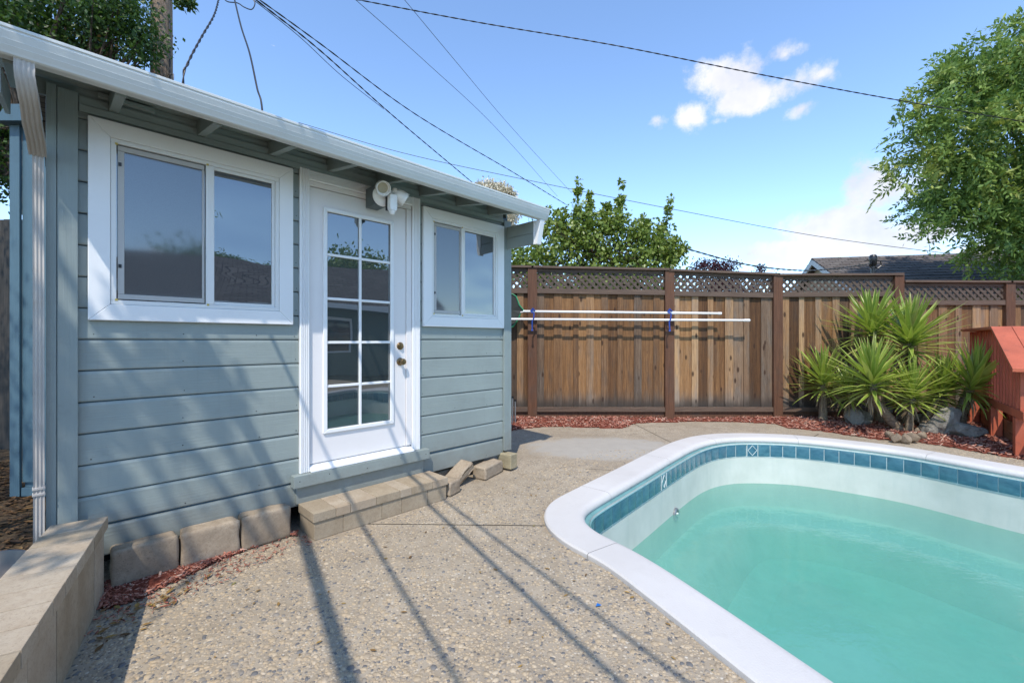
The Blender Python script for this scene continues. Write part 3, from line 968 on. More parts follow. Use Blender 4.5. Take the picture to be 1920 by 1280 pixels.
# ------------------------------------------------------------------ the shed (local frame: x = along the front, y = into the shed, z up)
SHED = tag(empty('shed', SHED_A, SHED_R), 'blue-grey clapboard backyard shed with white trim and glazed door', 'shed')
def sbox(name, t0, t1, o0, o1, z0, z1, mat, parent=SHED, bevel=.003, smooth=False):
    return MB().box(t0, t1, -o1, -o0, z0, z1).build(name, mat, parent, bevel, 2, smooth)
TL, TR = -1.69, 1.71
DL, DR = -.444, .572
ZB = H + .002                              # a board joint lies on the eye line
rs = random.Random(5)
def siding(t0, t1, k, drop=0.0, sag=0.0):
    z0 = ZB + .170 * k - drop
    j = rs.uniform(-.0015, .0015)
    pr = [(-.018, .002), (-.003 + j, .002), (.001 + j, .006), (.002 + j, .012), (.0005 + j, .150), (-.003, .1655), (-.018, .1655)]
    b = MB()
    NS = 8
    rows = []
    for i in range(NS + 1):
        t = t0 + (t1 - t0) * i / NS
        w = .0012 * math.sin(t * 3.1 + k * 1.7); wz = .0012 * math.sin(t * 2.3 + k) - sag * (i / NS)
        rows.append([(t, -(o + w), z0 + z + wz) for o, z in pr])
    m_ = len(pr); vs = [p for r in rows for p in r]; fs = []
    for i in range(NS):
        for q in range(m_):
            fs.append((i * m_ + q, i * m_ + (q + 1) % m_, (i + 1) * m_ + (q + 1) % m_, (i + 1) * m_ + q))
    fs += [tuple(range(m_)), tuple(reversed(range(NS * m_, NS * m_ + m_)))]
    b.add(vs, fs).build('siding_board', M_SIDING, SHED)
for k in range(-7, 8):
    lo = .006 if k == -7 else 0
    siding(-1.58, DL - .001, k, lo, 0)
    siding(DR + .001, 1.605, k, .012 if k == -7 else 0, 0)
sbox('sheathing', TL + .02, DL - .003, -.06, -.016, .20, 2.64, M_DARKBLUE, bevel=0)
sbox('sheathing', DR + .003, TR - .02, -.06, -.016, .20, 2.64, M_DARKBLUE, bevel=0)
sbox('sheathing', DL - .002, DR + .002, -.06, -.034, .20, 2.64, M_DARK, bevel=0)
nh = MB()
for k in range(-7, 8):
    for t_ in (-1.52, -1.12, -.71, -.47, .61, .98, 1.37, 1.58):
        zz_ = ZB + .170 * k + rs.uniform(.02, .04); tt_ = t_ + rs.uniform(-.012, .012)
        if rs.random() < .75:
            nh.lathe([(.0035, .0), (.0028, .0018)], Matrix.Translation((tt_, -.0015, zz_)) @ Matrix.Rotation(math.radians(90), 4, 'X'), 7)
tag(nh.build('nail_heads', M_BLACK, SHED), kind='stuff')
# corner boards
sbox('corner_board', -1.655, -1.578, 0, .034, .10, 2.665, M_CORNER)
sbox('corner_board', TL - .006, -1.657, -.05, .030, .10, 2.675, M_CORNER)
sbox('corner_board', 1.606, 1.672, 0, .026, .19, 2.60, M_CORNER)
sbox('corner_board', 1.674, TR + .004, -.05, .022, .185, 2.60, M_CORNER)
# frieze under the rafters
sbox('frieze_board', -1.575, 1.60, .004, .020, 2.574, 2.612, M_SIDING)
sbox('frieze_board', -1.575, 1.60, .004, .012, 2.614, 2.66, M_SIDING)
# side and back walls
for nm, a in (('side_wall', (TL - .002, TL + .05, -2.6, -.055)), ('side_wall', (TR - .05, TR, -2.6, -.055)), ('back_wall', (TL, TR, -2.66, -2.602))):
    sbox(nm, a[0], a[1], a[2], a[3], .15, 2.62, M_SIDING)
for k in range(-7, 8):
    z0 = ZB + .170 * k
    sbox('siding_board', TR + .0005, TR + .014, -2.6, -.052, z0 + .003, z0 + .166, M_SIDING, bevel=.003)
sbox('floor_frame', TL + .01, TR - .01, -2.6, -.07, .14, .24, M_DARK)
# skid beams that carry it
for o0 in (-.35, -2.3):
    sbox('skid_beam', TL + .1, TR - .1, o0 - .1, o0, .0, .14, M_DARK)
# roof: rafters, deck boards, fascia, covering
PITCH = .16
def rz(o):                                 # rafter underside height at distance o out from the wall
    return H + 1.268 - PITCH * o
RT = [-1.80, -1.435, -1.03, -.625, -.22, .185, .59, .995, 1.40]
for t in RT:
    MB().prism([(-.05, rz(-.05)), (.418, rz(.418)), (.418, rz(.418) + .088), (-.05, rz(-.05) + .088)], lambda o, z, a: (a, -o, z), t - .021, t + .021).build('rafter', M_SIDING, SHED, .003)
o0 = -.06
for k in range(4):
    o1 = o0 + .126
    MB().prism([(o0 + .003, rz(o0 + .003) + .090), (o1, rz(o1) + .090), (o1, rz(o1) + .108), (o0 + .003, rz(o0 + .003) + .108)], lambda o, z, a: (a, -o, z), -1.93, 1.735).build('roof_deck_board', M_SIDING, SHED, .002)
    o0 = o1
MB().prism([(.452, rz(.452) + .110), (.452, rz(.452) + .122), (-1.33, rz(-1.33) + .122), (-3.05, rz(-1.33) - 1.72 * PITCH + .122), (-3.05, rz(-1.33) - 1.72 * PITCH + .110), (-1.33, rz(-1.33) + .108)],
           lambda o, z, a: (a, -o, z), -1.735, 1.745).build('roof', M_SHINGLE, SHED)
MB().prism([(.452, rz(.452) + .110), (.452, rz(.452) + .122), (-.12, rz(-.12) + .122), (-.12, rz(-.12) + .110)], lambda o, z, a: (a, -o, z), -1.94, -1.7355).build('roof_edge', M_SHINGLE, SHED)
sbox('blocking', -1.50, -1.46 + .20, .02, .05, 2.668, 2.69, M_SIDING, bevel=.002)
for i in range(len(RT) - 1):
    sbox('blocking', RT[i] + .023, RT[i + 1] - .023, -.03, -.004, rz(0) + .002, rz(0) + .086, M_SIDING, bevel=.002)
sbox('fascia', -1.94, 1.735, .420, .436, rz(.42) + .012, rz(.42) + .10, M_WHITE)
# gutter
gpz = H
gprof = [(.438, 1.304), (.438, 1.194), (.488, 1.192), (.497, 1.197), (.501, 1.206), (.5125, 1.226), (.5125, 1.2275), (.5215, 1.247), (.5215, 1.2485), (.530, 1.272), (.532, 1.278), (.530, 1.282), (.530, 1.286), (.536, 1.289), (.537, 1.302), (.528, 1.303), (.528, 1.293), (.524, 1.291), (.494, 1.206), (.446, 1.204), (.446, 1.304)]
gut = MB().prism(gprof, lambda o, z, a: (a, -o, z + gpz - .007 * a), -1.95, 1.735).build('gutter', M_GUTTER, SHED, .0010, 1)
gend = [(o, z) for o, z in gprof[:16]]
MB().prism(gend, lambda o, z, a: (a, -o, z + gpz - .012), 1.7355, 1.7385).build('end_cap', M_GUTTER, gut)
# eave return at the right-hand end
sbox('eave_return_board', 1.640, 1.664, .024, .400, H + 1.062, H + 1.180, M_SIDING)
sbox('eave_return_board', 1.640, 1.664, .024, .400, H + .950, H + 1.059, M_SIDING)
MB().prism([(.402, 1.179), (.402, .945), (.418, .945), (.418, 1.179)], lambda o, z, a: (a, -o, z + H), 1.636, 1.672).build('eave_return_trim', M_WHITE, SHED, .002)
MB().prism([(.420, 1.178), (.420, .945), (.446, .945), (.494, 1.178)], lambda o, z, a: (a, -o, z + H), 1.642, 1.705).build('eave_return_trim', M_WHITE, SHED, .002)
MB().prism([(-.12, 1.28), (.40, 1.19), (.40, 1.07), (-.12, 1.16)], lambda o, z, a: (a, -o, z + H), -1.842, -1.823).build('barge_board', M_SIDING, SHED, .003)
# downspout: corrugated elbow under the gutter, then a straight pipe down the corner
def spout(name, path, hw, hd, parent, ribs=4, mat=M_SPOUT, crimp=False):
    """path: (t, o, z) points; rectangular section with ribs"""
    sec = []
    for k in range(ribs * 2 + 1):
        x = -hw + 2 * hw * k / (ribs * 2)
        sec.append((x, hd + (-.0045 if k % 2 else 0)))
    sec += [(hw, -hd), (-hw, -hd)]
    pts = [Vector((t, -o, z)) for t, o, z in path]
    vs, fs = [], []
    m_ = len(sec)
    for i, p in enumerate(pts):
        d = (pts[min(i + 1, len(pts) - 1)] - pts[max(i - 1, 0)]).normalized()
        right = Vector((1, 0, 0)); right = (right - d * right.dot(d)).normalized()
        fwd = d.cross(right).normalized()
        if fwd.y > 0 and abs(d.z) > .3 or (abs(d.z) <= .3 and fwd.z < 0): fwd = -fwd
        g = 1 + (.03 if crimp and i % 2 else 0)
        for a, b in sec:
            vs.append(p + right * a * g + fwd * b * g)
    for i in range(len(pts) - 1):
        for k in range(m_):
            fs.append((i * m_ + k, i * m_ + (k + 1) % m_, (i + 1) * m_ + (k + 1) % m_, (i + 1) * m_ + k))
    fs += [tuple(range(m_)), tuple(range((len(pts) - 1) * m_, len(pts) * m_))]
    return MB().add(vs, fs).build(name, mat, parent, smooth=True)
ds = spout('downspout', [(-1.722, .062, H + .955), (-1.720, .058, H + .2), (-1.720, .056, H - .4), (-1.719, .055, H - .74), (-1.719, .055, .02)], .020, .014, SHED, 3)
el = [(-1.752, .466, H + 1.210), (-1.752, .466, H + 1.175)]
for k in range(7):
    a = math.radians(8 + 52 * k / 6)
    el.append((-1.752 + .012 * k / 6, .466 - .16 * (1 - math.cos(a)), H + 1.172 - .115 * math.sin(a)))
e0 = el[-1]
el += [(-1.736, .28, H + 1.020), (-1.728, .18, H + .983), (-1.724, .10, H + .955), (-1.722, .066, H + .938)]
spout('elbow', el, .031, .022, ds, 4, M_SPOUT, True)
for z in (H - .745, H - .775):
    MB().box(-1.7425, -1.696, -.072, -.028, z - .010, z + .004).build('strap', M_SPOUT, ds, .003)

# ------------------------------------------------------------------ windows
def window(t0, t1, z0, z1, left_screen, tm):
    """casing outline t0..t1, z0..z1; tm = position of the meeting stile"""
    cw, of = .090, .034
    b = MB()
    def piece(poly):
        return MB().prism(poly, lambda x, z, a: (x, -a, z), .003, of)
    outer = [(t0, z0), (t1, z0), (t1, z1), (t0, z1)]
    inner = [(t0 + cw, z0 + cw), (t1 - cw, z0 + cw), (t1 - cw, z1 - cw), (t0 + cw, z1 - cw)]
    root = None
    for i in range(4):
        j = (i + 1) % 4
        pm = piece([outer[i], outer[j], inner[j], inner[i]])
        if root is None:
            root = pm.build('window', M_WHITE, SHED, .004)
        else:
            pm.build('casing', M_WHITE, root, .004)
    x0, x1, y0, y1 = t0 + cw + .001, t1 - cw - .001, z0 + cw + .001, z1 - cw - .001
    fw = .024
    for a in ((x0, x1, y0, y0 + fw), (x0, x1, y1 - fw, y1), (x0, x0 + fw, y0 + fw, y1 - fw), (x1 - fw, x1, y0 + fw, y1 - fw)):
        sbox('frame', a[0], a[1], .004, .028, a[2], a[3], M_SASH, root, .003)
    # meeting stile and fixed right light
    sbox('stile', tm - .022, tm + .022, .004, .026, y0 + fw + .001, y1 - fw - .001, M_SASH, root, .003)
    xr0, xr1, yb0, yb1 = tm + .023, x1 - fw - .001, y0 + fw + .001, y1 - fw - .001
    sw = .018
    for a in ((xr0, xr1, yb0, yb0 + sw), (xr0, xr1, yb1 - sw, yb1), (xr1 - sw, xr1, yb0 + sw, yb1 - sw)):
        sbox('sash', a[0], a[1], .004, .018, a[2], a[3], M_SASH, root, .002)
    MB().box(xr0, xr1 - sw, -.008, -.005, yb0 + sw, yb1 - sw).build('pane', M_GLASS, root)
    # sliding light behind its insect screen
    xl0, xl1 = x0 + fw + .006, tm - .023
    MB().box(xl0 - .006, xl1, -.0062, -.0042, yb0, yb1).build('pane', M_GLASS, root)
    sf = .028
    for a in ((xl0, xl1 - .006, yb0 + .006, yb0 + .006 + sf), (xl0, xl1 - .006, yb1 - .006 - sf, yb1 - .006), (xl0, xl0 + sf, yb0 + .007 + sf, yb1 - .007 - sf), (xl1 - .018, xl1 - .006, yb0 + .007 + sf, yb1 - .007 - sf)):
        sbox('screen_frame', a[0], a[1], .010, .020, a[2], a[3], M_SCREENF, root, .002)
    MB().box(xl0 + sf - .002, xl1 - .017, -.0145, -.0135, yb0 + .006 + sf, yb1 - .006 - sf).build('screen', M_SCREEN, root)
    for zz in (yb0 + .18, yb1 - .12):
        sbox('clip', xl0 + .002, xl0 + .016, .0205, .024, zz, zz + .020, M_BLACK, root, .001)
    for cx, cz in ((xl0 - .012, yb1 - .008), (xl0 - .012, yb0 - .006), (tm - .018, yb0 - .010), (tm - .02, yb1 - .004)):
        sbox('corner_pad', cx, cx + .012, .0285, .0300, cz, cz + .012, M_YEL, root, 0)
    return root
window(-1.540, -.492, H + .107, H + 1.208, True, -.985)
window(.598, 1.597, H + .120, H + 1.183, True, 1.055)
# ------------------------------------------------------------------ door
ZS, ZT = H - .908, H + 1.120               # slab foot and head
gt0, gt1, gz0, gz1 = -.272, .317, H - .700, H + .992     # glazing bead outline
ds0, ds1 = -.371, .438
OF = .0                                    # slab face
slab = MB()
slab.box(ds0, gt0 + .012, -OF, -OF + .034, ZS, ZT).box(gt1 - .012, ds1, -OF, -OF + .034, ZS, ZT)
slab.box(gt0 + .012, gt1 - .012, -OF, -OF + .034, ZS, gz0 + .012).box(gt0 + .012, gt1 - .012, -OF, -OF + .034, gz1 - .012, ZT)
DOOR = slab.build('door', M_DOOR, SHED)
bw = .030
def bead(poly):
    return MB().prism(poly, lambda x, z, a: (x, -a, z), OF - .004, OF + .016)
bo = [(gt0, gz0), (gt1, gz0), (gt1, gz1), (gt0, gz1)]
bi = [(gt0 + bw, gz0 + bw), (gt1 - bw, gz0 + bw), (gt1 - bw, gz1 - bw), (gt0 + bw, gz1 - bw)]
for i in range(4):
    j = (i + 1) % 4
    bead([bo[i], bo[j], bi[j], bi[i]]).build('glazing_bead', M_WHITE, DOOR, .005, 3)
px0, px1, pz0, pz1 = gt0 + bw, gt1 - bw, gz0 + bw, gz1 - bw
mw = .020
cx = (px0 + px1) / 2
sbox('muntin', cx - mw / 2, cx + mw / 2, OF - .006, OF + .0085, pz0, pz1, M_WHITE, DOOR, .004)
ph = (pz1 - pz0 + mw) / 5
for k in range(5):
    za, zb = pz0 + k * ph, pz0 + (k + 1) * ph - mw
    for a, b in ((px0, cx - mw / 2), (cx + mw / 2, px1)):
        MB().box(a, b, -OF + .006, -OF + .010, za, zb).build('pane', M_DGLASS, DOOR)
        if k < 4:
            sbox('muntin', a, b, OF - .006, OF + .007, zb, zb + mw, M_WHITE, DOOR, .004)
def knobs(t, z, prof, name):
    M = Matrix.Translation((t, -OF, z)) @ Matrix.Rotation(math.radians(90), 4, 'X')
    return MB().lathe(prof, M, 20).build(name, M_BRASS, DOOR, smooth=True)
knobs(.383, H - .052, [(.032, .0), (.032, .006), (.026, .011), (.026, .012), (.019, .013), (.017, .020), (.0, .021)], 'deadbolt')
knobs(.383, H - .185, [(.033, .0), (.033, .005), (.024, .010), (.011, .013), (.011, .030), (.022, .036), (.027, .046), (.027, .056), (.021, .064), (.007, .066), (.0, .066)], 'knob')
# jambs and head
sbox('door_jamb', -.376, -.3725, -.03, .012, ZS, ZT + .004, M_DOOR, SHED, .001)
sbox('door_jamb', .441, .487, -.03, .012, ZS, ZT + .004, M_DOOR, SHED, .003)
sbox('door_jamb', -.376, .487, -.03, .012, ZT + .006, ZT + .040, M_DOOR, SHED, .003)
def fluted(t0, t1, z0, z1, vert=True):
    n_ = 4
    L = (t1 - t0) if vert else (z1 - z0)
    pr = [(0, .002), (0, .024), (.10 * L, .028)]
    for k in range(n_):
        a = .14 + .72 * k / n_; w = .72 / n_
        pr += [(L * (a + .02), .028), (L * (a + .05), .021), (L * (a + w - .05), .021), (L * (a + w - .02), .028)]
    pr += [(.90 * L, .028), (L, .024), (L, .002)]
    if vert:
        return MB().prism(pr, lambda u, o, a: (t0 + u, -o, a), z0, z1).build('door_trim', M_WHITE, SHED)
    return MB().prism(pr, lambda u, o, a: (a, -o, z0 + u), t0, t1).build('door_trim', M_WHITE, SHED)
fluted(-.444, -.3765, H - .957, H + 1.236)
fluted(.490, .570, H - .957, H + 1.236)
fluted(-.3755, .489, H + 1.162, H + 1.234, False)
# sill and boards below the door
MB().prism([(-.03, H - .957), (.060, H - .957), (.060, H - .946), (-.02, H - .912), (-.03, H - .912)], lambda o, z, a: (a, -o, z), -.3755, .4895).build('sill', M_WHITE, SHED, .002)
sbox('sill_board', -.500, .640, .003, .068, H - 1.045, H - .960, M_SIDING, SHED, .003)
sbox('sill_board', -.470, .600, -.01, .030, H - 1.170, H - 1.047, M_SIDING, SHED, .003)
# nail heads
for t, z in ((-.46, H - 1.0), (-.25, H - .99), (.05, H - 1.01), (.35, H - .985), (.60, H - 1.0)):
    Mx = Matrix.Translation((t, -.068, z)) @ Matrix.Rotation(math.radians(90), 4, 'X')
    MB().lathe([(.004, 0), (.003, .0012)], Mx, 8).build('nail', M_BLACK, SHED)

# ------------------------------------------------------------------ security light over the door
SL = tag(empty('security_light', W(.10, .0, H + 1.12), SHED_R), 'white twin-head security floodlight with camera above the shed door', 'floodlight')
def lam(name, prof, pos, dirv, mat, parent, nseg=22):
    M = Matrix.Translation(Vector(pos)) @ Vector(dirv).normalized().to_track_quat('Z', 'Y').to_matrix().to_4x4()
    return MB().lathe(prof, M, nseg).build(name, mat, parent, smooth=True)
MB().box(-.045, .055, -.175, -.030, -.075, .075).build('mount_box', plain('mount_paint', (.10, .12, .12), .5), SL, .004)
lam('base_plate', [(.0, 0), (.074, 0), (.078, .010), (.066, .030), (.040, .040), (.0, .042)], (.01, -.176, -.005), (.0, -1, .0), M_LAMP, SL)
cup = [(r_ * 1.15, z_ * 1.1) for r_, z_ in [(.0, -.052), (.022, -.050), (.036, -.034), (.044, -.006), (.047, .034), (.047, .044), (.043, .044), (.040, .018), (.0, .014)]]
h1 = lam('lamp_head', cup, (-.035, -.268, .036), (-.18, -.86, -.42), M_LAMP, SL, 26)
lam('lens', [(.0, .0), (.039, .0), (.039, .003), (.0, .004)], Vector((-.035, -.268, .036)) + Vector((-.18, -.86, -.42)).normalized() * .019, (-.18, -.86, -.42), M_LENS, h1)
h2 = lam('lamp_head', cup, (.135, -.250, .010), (.78, -.30, -.48), M_LAMP, SL, 26)
lam('lens', [(.0, .0), (.039, .0), (.039, .003), (.0, .004)], Vector((.135, -.250, .010)) + Vector((.78, -.30, -.48)).normalized() * .019, (.78, -.30, -.48), M_LENS, h2)
MB().tube([(.02, -.205, .02), (-.01, -.225, .03), (-.03, -.245, .035)], .014, 10).build('arm', M_LAMP, SL, smooth=True)
MB().tube([(.03, -.205, .02), (.08, -.240, .035), (.105, -.245, .025)], .014, 10).build('arm', M_LAMP, SL, smooth=True)
lam('joint', [(0, -.02), (.018, -.016), (.022, 0), (.018, .016), (0, .02)], (.088, -.245, .045), (0, 0, 1), M_LAMP, SL, 14)
cm = MB().prism([(-.026, 0), (.026, 0), (.030, .02), (.030, .115), (.024, .125), (-.024, .125), (-.030, .115), (-.030, .02)], lambda x, z, a: (x + .052, a, z - .125), -.292, -.245).build('camera_body', M_LAMP, SL, .005)
MB().box(.022, .083, -.2445, -.215, -.118, -.012).build('camera_face', M_BLACK, cm, .004)
lam('motion_sensor', [(.0, -.03), (.016, -.026), (.023, -.012), (.025, .0), (.0, .001)], (.052, -.268, -.1255), (0, 0, 1), M_LAMP, cm, 18)

# ------------------------------------------------------------------ paver step
STEP = tag(empty('paver_step', W(.085, .034, 0), SHED_R), 'low step of tan concrete pavers in front of the shed door', 'step')
rp = random.Random(9)
t = -.535
for w in (.20, .30, .17, .24, .19):
    o_ = MB().box(t + .0015, t + w - .0015, -.262, .0, .002, .124).build('block', rp.choice((M_PAVER, M_PAVER)), STEP, .003)
    t += w
t = -.545
for w in (.155, .105, .20, .20, .105, .20, .155):
    MB().box(t + .0015, t + w - .0015, -.272, .0, .1255, .186).build('paver', rp.choice((M_PAVER, M_PAVER2)), STEP, .003)
    t += w

# ------------------------------------------------------------------ loose retaining blocks
def block_mesh(L, D, Hh, seed, trap=.0):
    r = random.Random(seed)
    b = MB().box(-L / 2, L / 2, -D / 2, D / 2, 0, Hh)
    me = bpy.data.meshes.new('b'); me.from_pydata(b.v, [], b.f)
    bm = bmesh.new(); bm.from_mesh(me)
    bmesh.ops.recalc_face_normals(bm, faces=bm.faces)
    if trap:
        for v in bm.verts:
            if v.co.y > 0: v.co.x *= 1 - trap
    bmesh.ops.subdivide_edges(bm, edges=bm.edges, cuts=5, use_grid_fill=True)
    bmesh.ops.bevel(bm, geom=[e for e in bm.edges if e.calc_face_angle(0) > .6], offset=.019, segments=3, profile=.5, affect='EDGES')
    for v in bm.verts:
        p = v.co
        nz = math.sin(p.x * 41 + seed) * math.sin(p.y * 37 + seed * 2) * math.sin(p.z * 43 + seed * 3)
        v.co += v.normal * (.005 * nz + r.uniform(-.0018, .0018))
    bm.to_mesh(me); bm.free()
    me.polygons.foreach_set('use_smooth', [True] * len(me.polygons))
    me.materials.append(M_BLOCK)
    return me
def block(t, o, L, D, Hh, label, seed, rot=0.0, z=0.0, rx=0.0, ry=0.0):
    o_ = link('retaining_block', block_mesh(L, D, Hh, seed, .06), None, W(t, o, z))
    o_.rotation_euler = (Matrix.Rotation(SHED_R + rot, 4, 'Z') @ Matrix.Rotation(ry, 4, 'Y') @ Matrix.Rotation(rx, 4, 'X')).to_euler()
    return tag(o_, label, 'block', 'tumbled blocks round the shed')
block(-1.306, .066, .300, .122, .212, 'tumbled concrete block under the siding, half shaded by the low wall', 1, .012)
block(-.996, .066, .305, .122, .212, 'sunlit tumbled block in the middle of the row left of the step', 2, -.012)
block(-.686, .064, .300, .118, .216, 'tumbled block that touches the left end of the paver step', 3, .008)
block(.752, .205, .165, .13, .125, 'small squarish block standing against the right end of the paver step', 4, .28)
block(1.345, .055, .345, .16, .125, 'long flat block lying on the concrete near the shed corner', 5, .28)
block(1.000, .055, .27, .15, .095, 'tilted block leaning on another block under the shed', 6, .10, .062, 0.10, -.50)
block(.90, -.14, .30, .17, .12, 'dark block back in the gap beneath the shed floor', 8, .0)
block(1.28, -.20, .34, .18, .12, 'shaded block supporting the shed floor behind the flat block', 10, .0)
tb = MB().box(-.055, .055, -.09, .09, 0, .15).build('timber_block', stained('bare_timber', (.30, .25, .15), (.46, .40, .26), 1), None, .008)
tb.location = W(1.628, .045, .02); tb.rotation_euler = (0, 0, SHED_R + .12)
tag(tb, 'pale sawn timber offcut wedged under the shed corner post', 'timber')
# ------------------------------------------------------------------ low retaining wall at the left
LWALL = tag(empty('low_wall', LW0, math.atan2(LWD.y, LWD.x)), 'low garden wall of buff concrete blocks with paver cap, lower left', 'wall')
# local x = away from the shed along the wall, local y towards the patio
x = 0.012
rl = random.Random(2)
for k in range(7):
    L = .296 if k else .20
    MB().box(x + .0024, x + L - .0024, -.185, -.012 + rl.uniform(-.001, .001), .0, .352).build('wall_block', rl.choice((M_PAVER2, M_PAVER)), LWALL, .003)
    x += L
x = 0.0
for k in range(13):
    L = .152
    MB().box(x + .0026, x + L - .0026, -.215 + rl.uniform(-.004, .004), .004 + rl.uniform(-.001, .001), .354 + rl.uniform(0, .0015), .415 + rl.uniform(0, .0015)).build('cap_paver', rl.choice((M_PAVER2, M_PAVER2, M_PAVER)), LWALL, .003)
    x += L

# steel bowl in the leaves
bl = gp(-8, 1058, .12)
Mb = Matrix.Translation((-2.73, 2.24, .0)) @ Matrix.Rotation(.12, 4, 'X')
tag(MB().lathe([(.0, 0), (.10, .004), (.17, .05), (.205, .15), (.215, .17), (.222, .172), (.222, .166), (.210, .150), (.176, .055), (.105, .010), (0, .006)], Mb, 40, False).build('steel_bowl', M_TIN, smooth=True),
    'galvanised steel bowl among dead leaves behind the low wall', 'bowl')

# ------------------------------------------------------------------ blue side structure and dark fence at the left
SB = tag(empty('storage_lean_to', (-4.235, 3.75, 0)), 'narrow blue painted board lean-to behind the downspout', 'lean-to')
x = 0.0
for w, dz, dy in ((.085, .0, -.02), (.105, .085, .0), (.115, .085, .0), (.12, .085, .0), (.12, .085, .0)):
    MB().box(x + .001, x + w - .001, dy, dy + .02, .03 + dz + (.03 if dz else 0), 3.16).build('board', M_DARKBLUE, SB, .002)
    x += w
MB().box(.09, .55, -.012, .02, .03, .10).build('base_board', M_DARKBLUE, SB, .002)
MB().box(.086, .55, .022, .5, .03, 3.1).build('core', M_DARKBLUE, SB)
MB().prism([(-.10, 3.162), (.0, 3.30), (.55, 3.30), (.55, 3.162)], lambda u, z, a: (u + .05, a, z), -.09, .5).build('cap', M_DARKBLUE, SB, .003)
DF = tag(empty('dark_side_fence', (-9.0, 5.4, 0)), 'dark weathered board fence in shade at the far left edge', 'fence')
for k in range(40):
    MB().box(k * .14, k * .14 + .134, (k % 2) * .018, (k % 2) * .018 + .02, .02, 2.82).build('board', M_BLACKF, DF)

# ------------------------------------------------------------------ back fence
FY = 7.50
def fx(px): return (px - 960) / F * FY
def fz(py): return H - (py - HY) / F * FY
FEN = tag(empty('wooden_fence', (0, FY, 0)), 'tall weathered cedar board fence with lattice top and reddish posts', 'fence')
posts = [(620, 498), (810, 498), (998, 500), (1254, 504), (1456, 514), (1682, 512), (1889, 526), (2090, 526), (2290, 526)]
pw_ = .078
for px, py in posts:
    top = fz(py) - .004
    MB().box(-pw_, pw_, -.055, .06, -.03, top - (0 if px in (1682,) else .012)).build('post', M_POST, FEN, .004).location = (fx(px), 0, 0)
# per bay: cap heights left/right (rows), lattice rail rows
bays = [(620, 810, 497, 498, 541, 541), (810, 998, 497, 499, 541, 541), (998, 1254, 499, 504, 541, 544.5), (1254, 1456, 505, 513, 546, 549.5), (1456, 1682, 514, 513, 548, 547),
        (1682, 1889, 526, 527, 563, 563), (1889, 2090, 527, 527, 563, 563), (2090, 2290, 527, 527, 563, 563)]
rf = random.Random(11)
zbase, zrail0, zrail1 = fz(785.5), fz(771), fz(762.5)
board_cache = {}
def sl(x0, z0, x1, z1, y0, y1, hh, name, mat, parent=FEN):
    """a rail between two heights: z0/z1 are its top at either end"""
    return MB().prism([(x0, z0 - hh), (x1, z1 - hh), (x1, z1), (x0, z0)], lambda u, v, a: (u, a, v), y0, y1).build(name, mat, parent, .003)
for bi_, (pa, pb, ca, cb, ra, rb) in enumerate(bays):
    xa, xb = fx(pa) + pw_ + .002, fx(pb) - pw_ - .002
    za, zb = fz(ca), fz(cb); r0, r1 = fz(ra), fz(rb)
    sl(fx(pa) - (.02 if bi_ != 5 else -.08), za, fx(pb) + (.02 if pb != 1682 else .06), zb, -.075, .075, .036, 'cap_rail', M_RAIL)
    sl(xa, za - .038, xb, zb - .038, -.012, .030, .055, 'top_rail', M_RAIL)
    sl(xa, r0, xb, r1, -.045, .045, .082, 'lattice_rail', M_RAIL)
    # lattice slats, each cut to the opening
    lz0, lz1 = min(r0, r1) - .02, max(za, zb) - .070
    hgt = lz1 - lz0
    for d in (1, -1):
        u = xa - hgt
        while u < xb:
            # slat from (u, bottom) rising at 45 degrees to (u + hgt, top) for d = 1
            a0, a1 = u, u + hgt
            q0, q1 = (lz0, lz1) if d == 1 else (lz1, lz0)
            s0 = max(0.0, (xa - a0) / hgt); s1 = min(1.0, (xb - a0) / hgt)
            if s1 - s0 > .12:
                wv = .0205 * (1 + rf.uniform(-.05, .05))
                P0 = Vector((a0 + s0 * hgt, q0 + (q1 - q0) * s0)); P1 = Vector((a0 + s1 * hgt, q0 + (q1 - q0) * s1))
                nn = Vector((-(P1 - P0).y, (P1 - P0).x)).normalized() * wv
                y0 = -.008 if d == -1 else .001
                MB().prism([P0 - nn, P1 - nn, P1 + nn, P0 + nn], lambda a, b, c: (a, c, b), y0, y0 + .008).build('lattice_slat', M_LATT, FEN)
            u += .118
    # kick board and bottom rail
    MB().box(xa, xb, -.010, .028, -.02, zrail0 - .002).build('kick_board', M_POST, FEN, .003)
    MB().box(xa, xb, -.048, .028, zrail0, zrail1).build('bottom_rail', M_RAIL, FEN, .004)
    # boards: narrow ones proud, wide ones set back
    x_ = xa; k = 0
    while x_ < xb - .02:
        w = (rf.uniform(.085, .145) if k % 2 == 0 else rf.uniform(.125, .215))
        if xb - x_ - w < .07: w = xb - x_
        f0 = (x_ - xa) / (xb - xa); f1 = (x_ + w - xa) / (xb - xa)
        top0 = r0 + (r1 - r0) * f0 - .083; top1 = r0 + (r1 - r0) * f1 - .083
        back = 0 if k % 2 == 0 else .019
        ov = 0 if k % 2 == 0 else .014
        zz = zrail1 + .001
        p_ = MB().prism([(-ov, 0), (w + ov, 0), (w + ov, top1 - zz), (-ov, top0 - zz)], lambda u, v, a: (u - w / 2, a, v), -.010, .0085)
        p_.build('fence_board', M_BOARD_F if k % 2 == 0 else M_BOARD, FEN, .0025).location = (x_ + w / 2, back + rf.uniform(-.002, .002), zz)
        x_ += w + .001; k += 1

